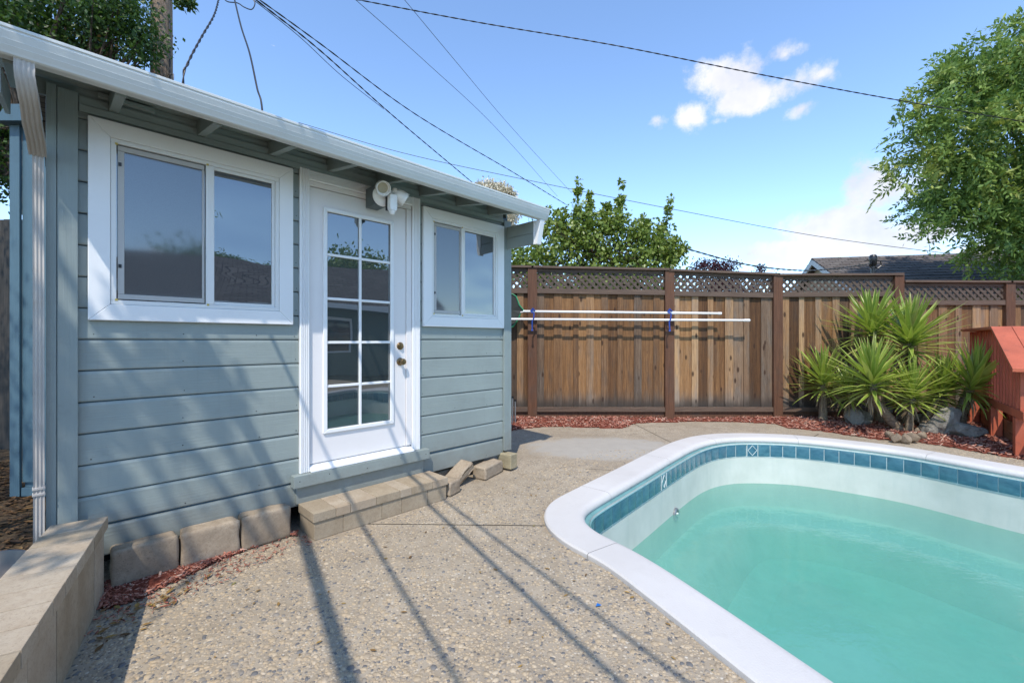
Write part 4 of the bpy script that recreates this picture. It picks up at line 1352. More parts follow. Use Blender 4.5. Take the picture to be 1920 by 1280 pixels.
# ------------------------------------------------------------------ pool poles tied to the fence
def pole(px0, py0, px1, py1, r, y, label, name):
    a, b = at(px0, py0, y), at(px1, py1, y)
    root = MB().tube([a, b], r, 14).build(name, M_POLE, None, smooth=True)
    return tag(root, label, 'pole', 'pool poles tied to the fence'), a, b
p1, a1, b1 = pole(981, 583.5, 1352, 587.5, .0185, FY - .175, 'upper white telescopic pole, the shorter one, tied to the fence', 'telescopic_pole')
MB().tube([a1.lerp(b1, .742), a1.lerp(b1, .772)], .026, 14).build('collar', M_POLE, p1, smooth=True)
MB().tube([b1 - Vector((.05, 0, 0)), b1 + Vector((.004, 0, 0))], .0215, 14).build('end_cap', M_POLE, p1, smooth=True)
p2, a2, b2 = pole(948, 598.2, 1405, 600.5, .0185, FY - .205, 'lower white telescopic pole, the longer one, tied to the fence', 'telescopic_pole')
MB().tube([b2 - Vector((.09, 0, 0)), b2 + Vector((.004, 0, 0))], .023, 14).build('end_cap', M_POLE, p2, smooth=True)
# hand net on the upper pole's end
NET = [at(983, 583, FY - .16), at(974, 572, FY - .15), at(968, 556, FY - .13), at(961, 551, FY - .12), at(948, 551, FY - .12), at(930, 566, FY - .12), at(928, 596, FY - .13), at(948, 616, FY - .13), at(962, 612, FY - .14), at(971, 600, FY - .15), at(976, 588, FY - .16)]
nb = MB().tube([p for p in NET], .011, 8).build('skimmer_net', M_GREEN, None, smooth=True)
tag(nb, 'green hoop of a pool skimmer net half behind the shed corner', 'pool net')
MB().tube([at(976, 586, FY - .17), at(986, 583.5, FY - .175)], .016, 10).build('socket', M_STEEL, nb, smooth=True)
netm = Mat('net_mesh', .8); netm.color((.03, .035, .03))
nn_ = MB(); ctr_ = sum((p for p in NET), Vector()) / len(NET) + Vector((0, .05, 0))
nn_.add([*NET, ctr_], [(i, (i + 1) % len(NET), len(NET)) for i in range(len(NET))]).build('net_bag', netm.m, nb)
def cord(px, y0, y1, wob, label):
    pts = [at(px + 1, y0, FY - .20), at(px - 2, y0 + 5, FY - .225), at(px + 2, (y0 + y1) / 2 - 12, FY - .235), at(px + 1, (y0 + y1) / 2, FY - .237), at(px - 1, y1 - 14, FY - .237), at(px + wob, y1, FY - .236)]
    c = MB().tube(catmull([Vector(p) for p in pts], 5, False) + [Vector(pts[-1])], .011, 8).build('cord_tie', M_BLUECORD, None, smooth=True)
    MB().tube([at(px - 4, y0 + 2, FY - .195), at(px, y0 - 3, FY - .215), at(px + 4, y0 + 2, FY - .195)], .012, 8).build('knot', M_BLUECORD, c, smooth=True)
    e = pts[-1]
    MB().tube([e, e + Vector((-.004, 0, -.035))], [.010, .020], 8).build('tassel', M_BLUECORD, c, smooth=True)
    return tag(c, label, 'cord', 'blue cords holding the poles')
cord(999, 581, 616, -1, 'blue cord tying the poles to the post beside the shed')
cord(1256, 582, 617, 0, 'blue cord tying the poles to the middle fence post')
# irrigation risers beside the shed corner
for px, top, lb in ((961, 746, 'left one of two thin grey pipes standing at the fence foot by the shed'), (966, 752, 'right one of two thin grey pipes standing at the fence foot by the shed')):
    b0 = at(px, 797, 6.95); b0.z = .03; t0 = at(px, top, 6.95)
    rr = MB().tube([b0, t0], .014, 10).build('riser_pipe', M_STEEL, None, smooth=True)
    MB().tube([t0, t0 + Vector((0, 0, .03))], .019, 10).build('cap', M_BLACK, rr, smooth=True)
    tag(rr, lb, 'pipe', 'riser pipes by the shed')

# ------------------------------------------------------------------ red deck railing at the right
G0, G1 = Vector((7.3, 7.0, 0)), Vector((5.86, 5.09, 0))
gd = (G1 - G0).normalized(); gl = (G1 - G0).length
RA = tag(empty('deck_railing', G0, math.atan2(gd.y, gd.x)), 'red stained slatted deck railing with sloping cap at the right edge', 'railing')
# local x from far to near, local -y faces the pool bed
side = 1 if Vector((-gd.y, gd.x)).dot(Vector((-1, -.3))) > 0 else -1
L_end = 1.12 * gl; L_brk = .757 * gl
def captop(x): return 1.52 if x < L_brk else 1.52 - (x - L_brk) * .53
nsl = 19
for k in range(nsl):                       # deep fins with gaps that let the sun through
    xs_ = .02 + (L_end - .03) * k / nsl; w_ = .030
    t0, t1 = captop(xs_) - .045, captop(xs_ + w_) - .045
    MB().prism([(xs_, .555), (xs_ + w_, .555), (xs_ + w_, t1), (xs_, t0)], lambda u, v, a: (u, side * a, v), -.035, .046).build('slat', M_DECKRED, RA, .003)
MB().prism([(0, 1.43), (L_brk, 1.43), (L_brk, 1.48), (0, 1.48)], lambda u, v, a: (u, side * a, v), -.075, -.037).build('top_rail', M_DECKRED, RA, .003)
MB().prism([(L_brk + .001, 1.43), (L_end, captop(L_end) - .09), (L_end, captop(L_end) - .04), (L_brk + .001, 1.48)], lambda u, v, a: (u, side * a, v), -.075, -.037).build('top_rail', M_DECKRED, RA, .003)
MB().prism([(-.06, 1.482), (L_brk, 1.482), (L_brk, 1.52), (-.06, 1.52)], lambda u, v, a: (u, side * a, v), -.12, .14).build('cap', M_DECKRED, RA, .004)
MB().prism([(L_brk + .001, 1.482), (L_end + .05, captop(L_end + .05) - .038), (L_end + .05, captop(L_end + .05)), (L_brk + .001, 1.52)], lambda u, v, a: (u, side * a, v), -.30, -.04).build('cap', M_DECKRED, RA, .004)
MB().prism([(L_brk + .001, 1.482), (L_end + .05, captop(L_end + .05) - .038), (L_end + .05, captop(L_end + .05)), (L_brk + .001, 1.52)], lambda u, v, a: (u, side * a, v), -.036, .14).build('cap', M_DECKRED, RA, .004)
MB().box(-.02, L_end, min(side * .048, side * -.02), max(side * .048, side * -.02), .455, .552).build('rim_beam', M_DECKRED, RA, .004)
for xp in (.05, .55 * gl, gl):
    MB().box(xp - .055, xp + .055, min(side * -.05, side * .060), max(side * -.05, side * .060), -.02, .453).build('post', M_DECKRED, RA, .004)
tanw = stained('skirt_wood', (.20, .085, .040), (.33, .16, .085), 0)
MB().box(0, L_end, min(side * -.085, side * -.06), max(side * -.085, side * -.06), .0, .16).build('skirt_board', tanw, RA)
MB().box(0, L_end, min(side * -.085, side * -.06), max(side * -.085, side * -.06), .165, .30).build('skirt_board', tanw, RA)
# deck behind it
back = -Vector((-gd.y, gd.x, 0)) * side
DK = tag(empty('raised_deck', G0 + back * .12, math.atan2(gd.y, gd.x)), 'red stained raised deck behind the railing, past the pool', 'deck')
for k in range(24):
    y0 = -side * (k * .142); y1 = -side * (k * .142 + .136)
    MB().box(-1.0, gl + .2 + k * .03, min(y0, y1), max(y0, y1), .46, .50).build('deck_board', M_DECKRED, DK)
for xx_ in (-.9, gl * .5, gl):
    MB().box(xx_, xx_ + .09, min(0, -side * 3.3), max(0, -side * 3.3), .0, .455).build('joist', M_DECKRED, DK)

# ------------------------------------------------------------------ rocks in the bed
def rock(name, loc, size, seed, mat, label, group, sub=3, amp=.28, flat=0.0):
    bm = bmesh.new()
    bmesh.ops.create_icosphere(bm, subdivisions=sub, radius=1)
    r = random.Random(seed)
    pl = [(Vector((r.gauss(0, 1), r.gauss(0, 1), r.gauss(0, 1))).normalized(), r.uniform(.55, .92)) for _ in range(13)]
    ph = [r.uniform(0, 6) for _ in range(6)]
    for v in bm.verts:
        p = v.co.normalized()
        d = 1.0
        for nrm, h in pl:
            q = p.dot(nrm)
            if q > 1e-3: d = min(d, h / q)
        d *= 1 + amp * .18 * (math.sin(p.x * 5 + ph[0]) * math.sin(p.y * 6 + ph[1]) + math.sin(p.z * 9 + ph[2]) * math.sin(p.x * 11 + ph[3]) * .5)
        v.co = Vector((p.x * size[0], p.y * size[1], p.z * size[2])) * d * (1 + amp * .10 * math.sin(p.x * 19 + ph[4]) * math.sin(p.y * 23 + ph[5]) * math.sin(p.z * 21 + ph[0]))
    me = bpy.data.meshes.new(name); bm.to_mesh(me); bm.free()
    me.polygons.foreach_set('use_smooth', [True] * len(me.polygons))
    try: me.set_sharp_from_angle(angle=math.radians(14))
    except Exception: pass
    me.materials.append(mat)
    return tag(link(name, me, None, loc, (0, 0, r.uniform(0, 6))), label, 'rock', group)
def rk(px, py, sx, sz, seed, label, mat=M_ROCK, name='boulder', z=.06, up=.45, amp=.28):
    p = gp(px, py, z)
    return rock(name, (p.x, p.y + sx * .5, z + sz * up), (sx, sx * .75, sz), seed, mat, label, 'rocks in the mulch bed', 4 if sx > .12 else 3, amp)
rk(1618, 797, .21, .17, 3, 'rounded dark boulder left of the main yucca trunk')
rk(1662, 790, .20, .20, 5, 'shaded grey rock behind the main yucca trunk')
rk(1787, 815, .24, .27, 12, 'grey rock with a sharp peak, right of the yucca trunks', up=.35, amp=.5)
rk(1822, 820, .22, .15, 8, 'broad low grey rock beside the peaked rock')
rk(1752, 812, .16, .12, 9, 'small grey rock left of the peaked rock')
rk(1745, 800, .2, .16, 31, 'dim grey rock behind the slanting yucca trunk')
rk(1700, 792, .14, .18, 32, 'upright pale rock chip between the yucca trunks')
rc_ = random.Random(21)
words = ['round brown cobble at the foot of the main yucca', 'pale brown cobble next in the row at the yucca foot', 'dark brown cobble in the middle of the cobble row', 'tan cobble right of the middle of the cobble row', 'small brown cobble at the right end of the cobble row', 'flat brown cobble tucked behind the cobble row']
for i, (px, py) in enumerate(((1672, 822), (1688, 828), (1703, 829), (1718, 828), (1736, 824), (1727, 815))):
    rk(px, py, rc_.uniform(.065, .095), rc_.uniform(.06, .085), 40 + i, words[i], M_COBBLE, 'cobble', .025, .5, .15)

# ------------------------------------------------------------------ yuccas
def yucca_leaf_mat():
    m = Mat('yucca_leaf', .38, .5)
    x, y, z = m.sep(m.tc.outputs['Object'])
    r = m.rand()
    edge = m.attr('e')
    base = m.mix(r, (.170, .275, .030), (.310, .390, .060))
    st = m.noise(m.obj((60, 60, 2), rand=7), 2, 3)
    base = m.mix(m.rng(st, .4, .7, 0, .5), base, (.27, .38, .11))
    c = m.mix(m.rng(edge, .55, 1.0, 0, .75), base, (.56, .54, .16))
    tip = m.rng(z, .50, .64, 0, .7)
    c = m.mix(tip, c, (.34, .30, .11))
    old = m.rng(m.math('FRACT', m.math('MULTIPLY', r, 13.7)), .90, 1.0, 0, .8)
    c = m.mix(old, c, (.42, .36, .14))
    m.color(c)
    m.translucent((.38, .50, .06), .25)
    return m.m
M_YLEAF = yucca_leaf_mat()
def dead_leaf():
    m = Mat('yucca_dead_leaf', .8, .2)
    m.color(m.mix(m.rand(), (.20, .15, .09), (.42, .35, .25)))
    return m.m
M_YDEAD = dead_leaf()
def leaf_mesh(L, w, bend, mat, nm):
    NS = 7
    vs, fs, ea = [], [], []
    for i in range(NS + 1):
        s = i / NS
        ww = w * (.55 + .45 * min(1, s * 4)) * (1 - max(0, (s - .35) / .65) ** 1.6) + .0006
        z = L * s * (1 - bend * .25 * s); x = bend * L * s * s * .75
        for k, (q, dp) in enumerate(((-1, .30), (-.55, .06), (0, -.06), (.55, .06), (1, .30))):
            vs.append((x - dp * ww * (1 - s * .4), q * ww, z)); ea.append(abs(q))
    for i in range(NS):
        for k in range(4):
            a = i * 5 + k
            fs.append((a, a + 1, a + 6, a + 5))
    me = np_mesh(nm, np.array(vs), np.array(fs), mat, {'e': ea}, True)
    return me
LEAVES = [leaf_mesh(.62, .0245, b, M_YLEAF, 'leaf') for b in (.02, .10, .22, .38)]
DEADS = [leaf_mesh(.42, .015, b, M_YDEAD, 'leaf') for b in (.2, .6)]
def yucca(base, mids, head, R, nleaf, label, seed, tr=.045, dead=0, lean=None):
    r = random.Random(seed)
    root = tag(empty('yucca_plant', base), label, 'yucca', 'yuccas in the corner of the bed')
    inv = -Vector(base)
    pts = [Vector(base) - Vector((0, 0, .03))] + [Vector(m_) for m_ in mids] + [Vector(head)]
    sp = catmull(pts, 8, False) if len(pts) < 3 else [p for p in catmull([pts[0] - (pts[1] - pts[0]) * .2] + pts + [pts[-1] + (pts[-1] - pts[-2]) * .2], 8, False)][8:-8]
    sp = [p + inv for p in sp] + [Vector(head) + inv]
    rr = [tr * (1.25 - .45 * i / max(1, len(sp) - 1)) * (1 + .10 * ((i * 7) % 3 - 1) * .6) for i in range(len(sp))]
    MB().tube(sp, rr, 10).build('trunk', M_YTRUNK, root, smooth=True)
    ax = Vector(lean) if lean else (sp[-1] - sp[-3]).normalized() * .5 + Vector((0, 0, 1))
    ax.normalize()
    q0 = ax.to_track_quat('Z', 'Y')
    ga = math.pi * (3 - 5 ** .5)
    nleaf = int(nleaf * 1.6)
    for i in range(nleaf):
        f = (i + .5) / nleaf
        pol = math.radians(4 + 98 * f ** .85 + r.uniform(-6, 6)); az = i * ga + r.uniform(-.2, .2)
        d = Vector((math.sin(pol) * math.cos(az), math.sin(pol) * math.sin(az), math.cos(pol)))
        me_ = LEAVES[min(3, max(0, int(f * 3.2 + r.uniform(-1.2, 1.6))))]
        s = R / .62 * 1.12 * r.uniform(.86, 1.10) * (.80 + .25 * math.sin(math.pi * min(1, f * 1.15)))
        bas = Vector(head) + inv + ax * (.10 - .26 * f) * (R / .6)
        # local z = leaf direction, local x bends it outward and down
        zc = d; xc = (Vector((d.x, d.y, 0)) * 0 + Vector((math.cos(pol) * math.cos(az), math.cos(pol) * math.sin(az), -math.sin(pol)))).normalized(); yc = zc.cross(xc)
        M3 = Matrix((xc, yc, zc)).transposed()
        rot = (q0.to_matrix() @ M3).to_euler()
        link('leaf', me_, root, bas, rot, (s, s * r.uniform(.85, 1.15), s))
    for i in range(dead * 3):
        az = r.uniform(0, 6.28); pol = math.radians(r.uniform(120, 165))
        d = Vector((math.sin(pol) * math.cos(az), math.sin(pol) * math.sin(az), math.cos(pol)))
        xc = Vector((math.cos(pol) * math.cos(az), math.cos(pol) * math.sin(az), -math.sin(pol))); yc = d.cross(xc)
        s = R / .6 * r.uniform(.6, 1.0)
        link('leaf', DEADS[i % 2], root, Vector(head) + inv + ax * -.14, Matrix((xc, yc, d)).transposed().to_euler(), (s, s, s))
    return root
def hp(px, py, y): return at(px, py, y)
g_ = gp(1543, 783, .08)
yucca((hp(1543, 790, 7.15).x, 7.15, .07), [hp(1543, 755, 7.15)], hp(1543, 716, 7.15), .58, 60, 'small yucca standing alone at the left by the fence', 1, .055, 8)
b = gp(1690, 806, .05)
yucca(b, [hp(1672, 790, 6.36), hp(1655, 768, 6.34), hp(1640, 748, 6.32)], hp(1636, 716, 6.30), .62, 78, 'yucca with a bent trunk and wide front rosette', 2, .058, 6)
b = gp(1704, 808, .05)
yucca(b, [hp(1706, 780, 6.30)], hp(1711, 740, 6.28), .52, 66, 'yucca with a short upright trunk beside the bent one', 3, .045, 4)
b = gp(1724, 806, .05)
yucca(b, [hp(1738, 782, 6.38)], hp(1766, 732, 6.45), .52, 62, 'yucca with a slanting trunk, low on the right', 4, .040, 3)
yucca((hp(1800, 780, 6.3).x, 6.3, .07), [hp(1804, 765, 6.3)], hp(1822, 722, 6.2), .60, 76, 'rightmost yucca with its leaves over the red railing', 5, .06, 5, (.25, -.15, 1))
yucca((hp(1650, 790, 6.98).x, 6.98, .07), [hp(1648, 720, 6.98), hp(1642, 660, 6.98)], hp(1636, 622, 6.95), .66, 74, 'tall yucca at the back left with a high rosette', 6, .06, 10)
yucca((hp(1700, 790, 6.80).x, 6.80, .07), [hp(1704, 730, 6.80), hp(1706, 680, 6.78)], hp(1706, 640, 6.72), .68, 80, 'tall yucca at the back right with the largest rosette', 7, .06, 12)
yucca((hp(1600, 795, 6.85).x, 6.85, .07), [hp(1598, 760, 6.85)], hp(1592, 735, 6.85), .46, 44, 'small low yucca half hidden behind the bent one', 8, .045, 6)
# ------------------------------------------------------------------ trees
def leaf_mat(name, stops, tcol, tf=.3, rough=.5):
    return attr_mat(name, stops, rough, .4, None, (tcol, tf))
M_LF_RIGHT = leaf_mat('pistache_leaf', [(0, (.042, .095, .028)), (.4, (.125, .215, .048)), (.75, (.225, .320, .070)), (1, (.40, .40, .10))], (.26, .38, .06), .36)
M_LF_PEAR = leaf_mat('pear_leaf', [(0, (.065, .120, .020)), (.4, (.16, .225, .038)), (.75, (.245, .305, .065)), (1, (.42, .43, .18))], (.22, .30, .04), .28, .35)
M_LF_ELM = leaf_mat('elm_leaf', [(0, (.018, .045, .013)), (.5, (.040, .090, .020)), (.85, (.080, .130, .025)), (1, (.20, .10, .03))], (.12, .24, .03), .3)
M_LF_PLUM = leaf_mat('plum_leaf', [(0, (.022, .008, .012)), (.6, (.055, .016, .022)), (1, (.09, .03, .03))], (.14, .02, .03), .25)
M_LF_CREAM = leaf_mat('cream_blossom', [(0, (.40, .34, .22)), (.5, (.62, .56, .42)), (1, (.74, .70, .58))], (.6, .55, .4), .2)
def leaves_np(pos, d, size, mat, name, fold=.25, asp=.42, tone=None):
    """one folded diamond per leaf, growing from pos along d"""
    n_ = len(pos)
    d = d / np.linalg.norm(d, axis=1, keepdims=True)
    rnd = RNG.normal(size=(n_, 3))
    s_ = np.cross(d, rnd); s_ /= np.linalg.norm(s_, axis=1, keepdims=True) + 1e-9
    nn = np.cross(s_, d)
    L = size[:, None]
    m_ = pos + d * L * .45
    V = np.stack([pos, m_ + s_ * L * asp * .5 + nn * L * fold * .3, pos + d * L, m_ - s_ * L * asp * .5 + nn * L * fold * .3], 1).reshape(-1, 3)
    k = np.arange(n_) * 4
    Fc = np.concatenate([np.stack([k, k + 1, k + 2], -1), np.stack([k, k + 2, k + 3], -1)])
    t_ = RNG.beta(2, 2.4, n_) if tone is None else tone
    return np_mesh(name, V, Fc, mat, {'v': np.repeat(t_, 4)})
def tree(name, label, base, fork, blobs, nclump, per, lsize, mat, seed, group=None, style='round', trunk_r=.18, cr=.30, droop=.3, nl=16, bark_m=M_BARK, cat='tree', boughs=()):
    g = np.random.default_rng(seed); r = random.Random(seed)
    root = tag(empty(name, base), label, cat, group)
    B = Vector(base)
    wts = np.array([b[1][0] * b[1][1] * b[1][2] for b in blobs]) ** .5; wts /= wts.sum()
    wh = g.choice(len(blobs), nclump, p=wts)
    C = np.array([b[0] for b in blobs], float)[wh]; R = np.array([b[1] for b in blobs], float)[wh]
    dd = g.normal(size=(nclump, 3)); dd /= np.linalg.norm(dd, axis=1, keepdims=True)
    rad = g.random(nclump) ** .42
    P = C + dd * rad[:, None] * R
    # leaves
    csz = np.minimum(cr, R.min(axis=1) * .9) * g.uniform(.6, 1.25, nclump)
    if style == 'frond':
        nf = per; nlf = 11
        fp = np.repeat(P, nf, 0) + g.normal(size=(nclump * nf, 3)) * np.repeat(csz, nf)[:, None] * .55
        out = np.repeat(dd, nf, 0) * .8 + g.normal(size=(nclump * nf, 3)) * .75 + np.array([0, 0, .15])
        out /= np.linalg.norm(out, axis=1, keepdims=True)
        FL = lsize * 3.3 * g.uniform(.7, 1.2, len(fp))
        side_ = np.cross(out, g.normal(size=out.shape)); side_ /= np.linalg.norm(side_, axis=1, keepdims=True)
        tone_c = np.repeat(np.clip(np.repeat(g.beta(1.3, 1.3, nclump), nf) * .75 + g.random(len(fp)) * .3 - (g.random(len(fp)) < .0), 0, 1), nlf)
        pos, dr = [], []
        for k in range(nlf):
            s = (k // 2 + 1) / (nlf // 2 + 1)
            sg = 1 if k % 2 else -1
            if k == nlf - 1: sg = 0
            drop = np.array([0, 0, -1.0]) * (droop * s * s) * FL[:, None]
            pos.append(fp + out * (FL * s)[:, None] + drop)
            dr.append(side_ * sg * .9 + out * (.55 if sg else 1) + np.array([0, 0, -droop * .9]) * s)
        pos = np.stack(pos, 1).reshape(-1, 3); dr = np.stack(dr, 1).reshape(-1, 3)
        sz = lsize * g.uniform(.75, 1.2, len(pos))
        me_ = leaves_np(pos - np.array(B), dr, sz, mat, name + '_leaves', .2, .38, tone_c)
    else:
        n_ = nclump * per
        off = g.normal(size=(n_, 3)) * np.repeat(csz, per)[:, None] * .55
        pos = np.repeat(P, per, 0) + off
        dr = off / (np.linalg.norm(off, axis=1, keepdims=True) + 1e-6) * .7 + g.normal(size=(n_, 3)) * .7 + np.array([0, 0, -droop])
        sz = lsize * g.uniform(.65, 1.25, n_)
        tone_c = np.clip(np.repeat(g.beta(2, 2, nclump), per) * .55 + g.random(n_) * .45, 0, 1)
        me_ = leaves_np(pos - np.array(B), dr, sz, mat, name + '_leaves', .25, .62, tone_c)
    link('crown', me_, root)
    tr = MB()
    fk = Vector(fork) - B
    j = Vector((r.uniform(-.1, .1), r.uniform(-.1, .1), 0))
    tr.tube([(0, 0, -.1), fk * .3 + j, fk * .65 - j, fk], [trunk_r * 1.2, trunk_r, trunk_r * .85, trunk_r * .7], 10)
    for i in r.sample(range(nclump), min(nl, nclump)):
        e = Vector(P[i]) - B
        mid = fk.lerp(e, .5) + Vector((r.uniform(-.2, .2), r.uniform(-.2, .2), r.uniform(.0, .3)))
        st_ = fk.lerp(Vector((0, 0, 0)), r.uniform(0, .2))
        tr.tube([st_, st_.lerp(mid, .5) + Vector((0, 0, .06)), mid, mid.lerp(e, .6), e], [trunk_r * .5, trunk_r * .34, trunk_r * .22, trunk_r * .12, trunk_r * .05], 6)
        for q in range(3):
            e2 = Vector(P[r.randrange(nclump)]) - B
            if (e2 - mid).length < 1.8:
                tr.tube([mid, mid.lerp(e2, .5) + Vector((0, 0, .05)), e2], [trunk_r * .16, trunk_r * .09, trunk_r * .03], 5)
    for bp_, br_ in boughs:
        q_ = [Vector(p) - B for p in bp_]
        tr.tube(q_, [br_ * (1 - .6 * i / (len(q_) - 1)) for i in range(len(q_))], 6)
    tr.build('trunk', bark_m, root, smooth=True)
    return root
def pb(px, py, r, y, ry=None, depth=None):
    """crown lobe whose outline in the photo is centred on px, py with radius r pixels, standing at distance y"""
    k = y / F
    return (tuple(at(px, py, y)), (r * k, (depth if depth else r * k), (ry or r) * k))
# big tree at the right, beyond the fence
Y = 12.5
bl = [pb(1728, 218, 36, Y, 26), pb(1785, 262, 75, Y, 60), pb(1745, 332, 52, Y, 38), pb(1860, 190, 95, Y, 75), pb(1900, 95, 55, Y, 55), pb(1815, 130, 36, Y, 40), pb(1890, 320, 125, Y, 95), pb(1815, 388, 70, Y, 34),
      pb(1915, 455, 65, Y, 60), pb(1990, 250, 150, Y, 170), pb(2080, 400, 150, Y, 140), pb(1915, 45, 22, Y, 25), pb(1765, 140, 16, Y, 14)]
tree('pistache_tree', 'large green leafy tree rising over the fence at right', (17.2, 13.2, 0), (16.9, 13.1, 3.6), bl, 330, 17, .165, M_LF_RIGHT, 4, None, 'frond', .17, .46, .35, 30)
# bushy tree behind the fence
Y = 9.2
bl = [pb(985, 480, 45, Y, 35), pb(1040, 455, 50, Y, 52), pb(1090, 450, 45, Y, 55), pb(1150, 452, 55, Y, 55), pb(1205, 465, 42, Y, 45), pb(1248, 470, 28, Y, 38),
       pb(1205, 420, 12, Y, 15), pb(1000, 520, 60, Y, 40), pb(1100, 540, 80, Y, 50), pb(1200, 530, 70, Y, 50)]
for (x0_, y0_, x1_, y1_) in ((1084, 346, 1078, 430), (1106, 366, 1100, 430), (1060, 388, 1056, 430), (1134, 380, 1130, 430), (1140, 388, 1140, 430), (1167, 346, 1156, 430), (1258, 374, 1234, 450), (1026, 396, 1024, 430), (1284, 462, 1255, 490), (1268, 440, 1250, 480), (1200, 410, 1204, 440), (1045, 405, 1046, 440)):
    ns_ = int(math.hypot(x1_ - x0_, y1_ - y0_) / 20) + 1
    for q_ in range(ns_ + 1):
        f_ = q_ / ns_
        bl.append(pb(x0_ + (x1_ - x0_) * f_, y0_ + (y1_ - y0_) * f_, 3.0 + 5 * f_, Y, 11))
tree('pear_tree', 'bushy yellow-green tree with upright shoots behind the fence', (1.9, 9.6, 0), (1.85, 9.5, 2.0), bl, 900, 20, .092, M_LF_PEAR, 6, None, 'round', .10, .16, .35, 40)
# cream blossom beyond the shed roof
Y = 11.0
bl = [pb(905, 356, 16, Y, 10), pb(925, 356, 22, Y, 9), pb(948, 364, 18, Y, 7), pb(915, 375, 40, Y, 14), pb(925, 420, 60, Y, 40)]
tree('blossoming_tree', 'cream blossom tips showing just above the shed gutter', (-.5, 11.3, 0), (-.5, 11.2, 3.2), bl, 260, 90, .06, M_LF_CREAM, 8, None, 'round', .09, .13, .0, 14)
# plum tips
Y = 11.5
bl = [pb(1340, 503, 42, Y, 14), pb(1352, 496, 12, Y, 11), pb(1320, 500, 10, Y, 9), pb(1372, 500, 10, Y, 8), pb(1340, 540, 70, Y, 26)]
tree('plum_tree', 'dark purple leafed tree top showing above the fence', (5.3, 11.8, 0), (5.3, 11.7, 1.8), bl, 130, 40, .06, M_LF_PLUM, 9, 'purple plum trees', 'round', .08, .14, .1, 12)
bl = [pb(1428, 503, 7, Y, 9), pb(1434, 520, 25, Y, 12)]
tree('plum_tree', 'single purple leafy twig right of the plum tree top', (6.6, 11.8, 0), (6.55, 11.7, 1.8), bl, 26, 30, .06, M_LF_PLUM, 10, 'purple plum trees', 'round', .06, .12, .1, 6)
# elm at the upper left, over the shed roof
Y = 6.2
bl = [pb(30, 20, 90, Y, 80, .8), pb(120, 40, 85, Y, 70, .8), pb(205, 45, 70, Y, 60, .7), pb(248, 50, 26, Y, 55, .5), pb(268, 100, 14, Y, 25, .3), pb(340, 6, 20, Y, 9, .2), pb(130, -80, 150, Y, 60, 1.0),
      pb(8, 260, 30, Y, 40, .5), pb(5, 330, 34, Y, 40, .5), pb(-40, 200, 60, Y, 120, .8), pb(80, 110, 90, Y, 40, .7)]
tree('elm_tree', 'dark green small-leaved tree behind the shed, upper left corner', (-6.9, 6.5, 0), (-6.8, 6.4, 3.2), bl, 640, 42, .062, M_LF_ELM, 12, 'elm trees on the left', 'round', .16, .20, .25, 40)
# its neighbour behind the camera, which dapples the shed's left end
bl = [((-5.2, -2.0, 5.6), (1.4, 1.2, .9)), ((-4.3, -1.5, 5.1), (.9, .8, .5)), ((-5.6, -.6, 5.2), (1.0, 1.1, .7)), ((-3.5, -1.9, 5.4), (.7, .6, .35)), ((-6.4, .6, 5.4), (1.2, 1.2, .8)), ((-2.85, -1.55, 5.0), (.5, .35, .22)), ((-6.6, 2.4, 5.4), (1.5, 1.2, .8)), ((-5.0, .4, 5.6), (.8, .9, .6)), ((-2.55, -1.15, 5.0), (.35, .5, .12)), ((-2.75, -.6, 5.1), (.3, .4, .12))]
bA = gp(570, 1010) - Vector((SUN_D.x, SUN_D.y, 0)) * (5.1 / math.tan(SUN_EL)); bd = (gp(655, 1280) - gp(570, 1010)).normalized()
rb_ = random.Random(31); bgh = []
for k, (sh, br_) in enumerate(((-.30, .016), (-.52, .022), (-.70, .012), (-.86, .026), (-1.05, .015), (-1.30, .02), (-1.55, .025))):
    s_ = bA + U * sh
    pts_ = []
    for i in range(9):
        q = 2.55 - i * .33
        pts_.append(s_ + bd * (-q) * -1 * -1 + Vector((rb_.uniform(-.05, .05), rb_.uniform(-.05, .05), 5.1 + .05 * i + rb_.uniform(-.05, .05))))
    pts_.reverse()
    bgh.append((pts_, br_ * 1.5))
    for i in (2, 4, 5, 7):
        p_ = pts_[i]; bl.append(((p_.x, p_.y, p_.z), (.22, .22, .12)))
tree('elm_tree', 'leafy tree behind the viewpoint, seen only by its dappled shade', (-6.4, -2.6, 0), (-6.0, -2.3, 3.6), bl, 520, 30, .07, M_LF_ELM, 14, 'elm trees on the left', 'round', .16, .26, .25, 30, boughs=bgh)

# ------------------------------------------------------------------ utility pole, masts and overhead lines
UP = tag(empty('utility_pole', (-5.66, 7.15, 0)), 'weathered wooden utility pole rising behind the shed', 'utility pole')
MB().tube([(0, 0, -.2), (0, 0, 3), (0, 0, 6), (0, 0, 8.6)], [.165, .155, .147, .135], 18).build('shaft', M_UPOLE, UP, smooth=True)
MB().box(-.9, .9, -.20, -.10, 7.6, 7.72).build('crossarm', M_UPOLE, UP, .01)
for xx_ in (-.8, -.35, .35, .8):
    MB().lathe([(.0, 0), (.05, .0), (.03, .04), (.05, .06), (.03, .09), (.045, .11), (.0, .14)], Matrix.Translation((xx_, -.15, 7.72)), 12).build('insulator', M_BLACK, UP, smooth=True)
MB().tube([(.155, -.06, 3.9), (.19, -.08, 4.2), (.16, -.08, 4.5), (.19, -.06, 5.0), (.165, -.05, 6.5)], .012, 6).build('ground_wire', M_CABLE, UP)
for z_ in (5.0, 5.5):
    MB().tube([(.15, -.05, z_), (.24, -.06, z_ + .02), (.24, -.06, z_ + .10), (.15, -.05, z_ + .10)], .010, 6).build('step_iron', M_STEEL, UP)
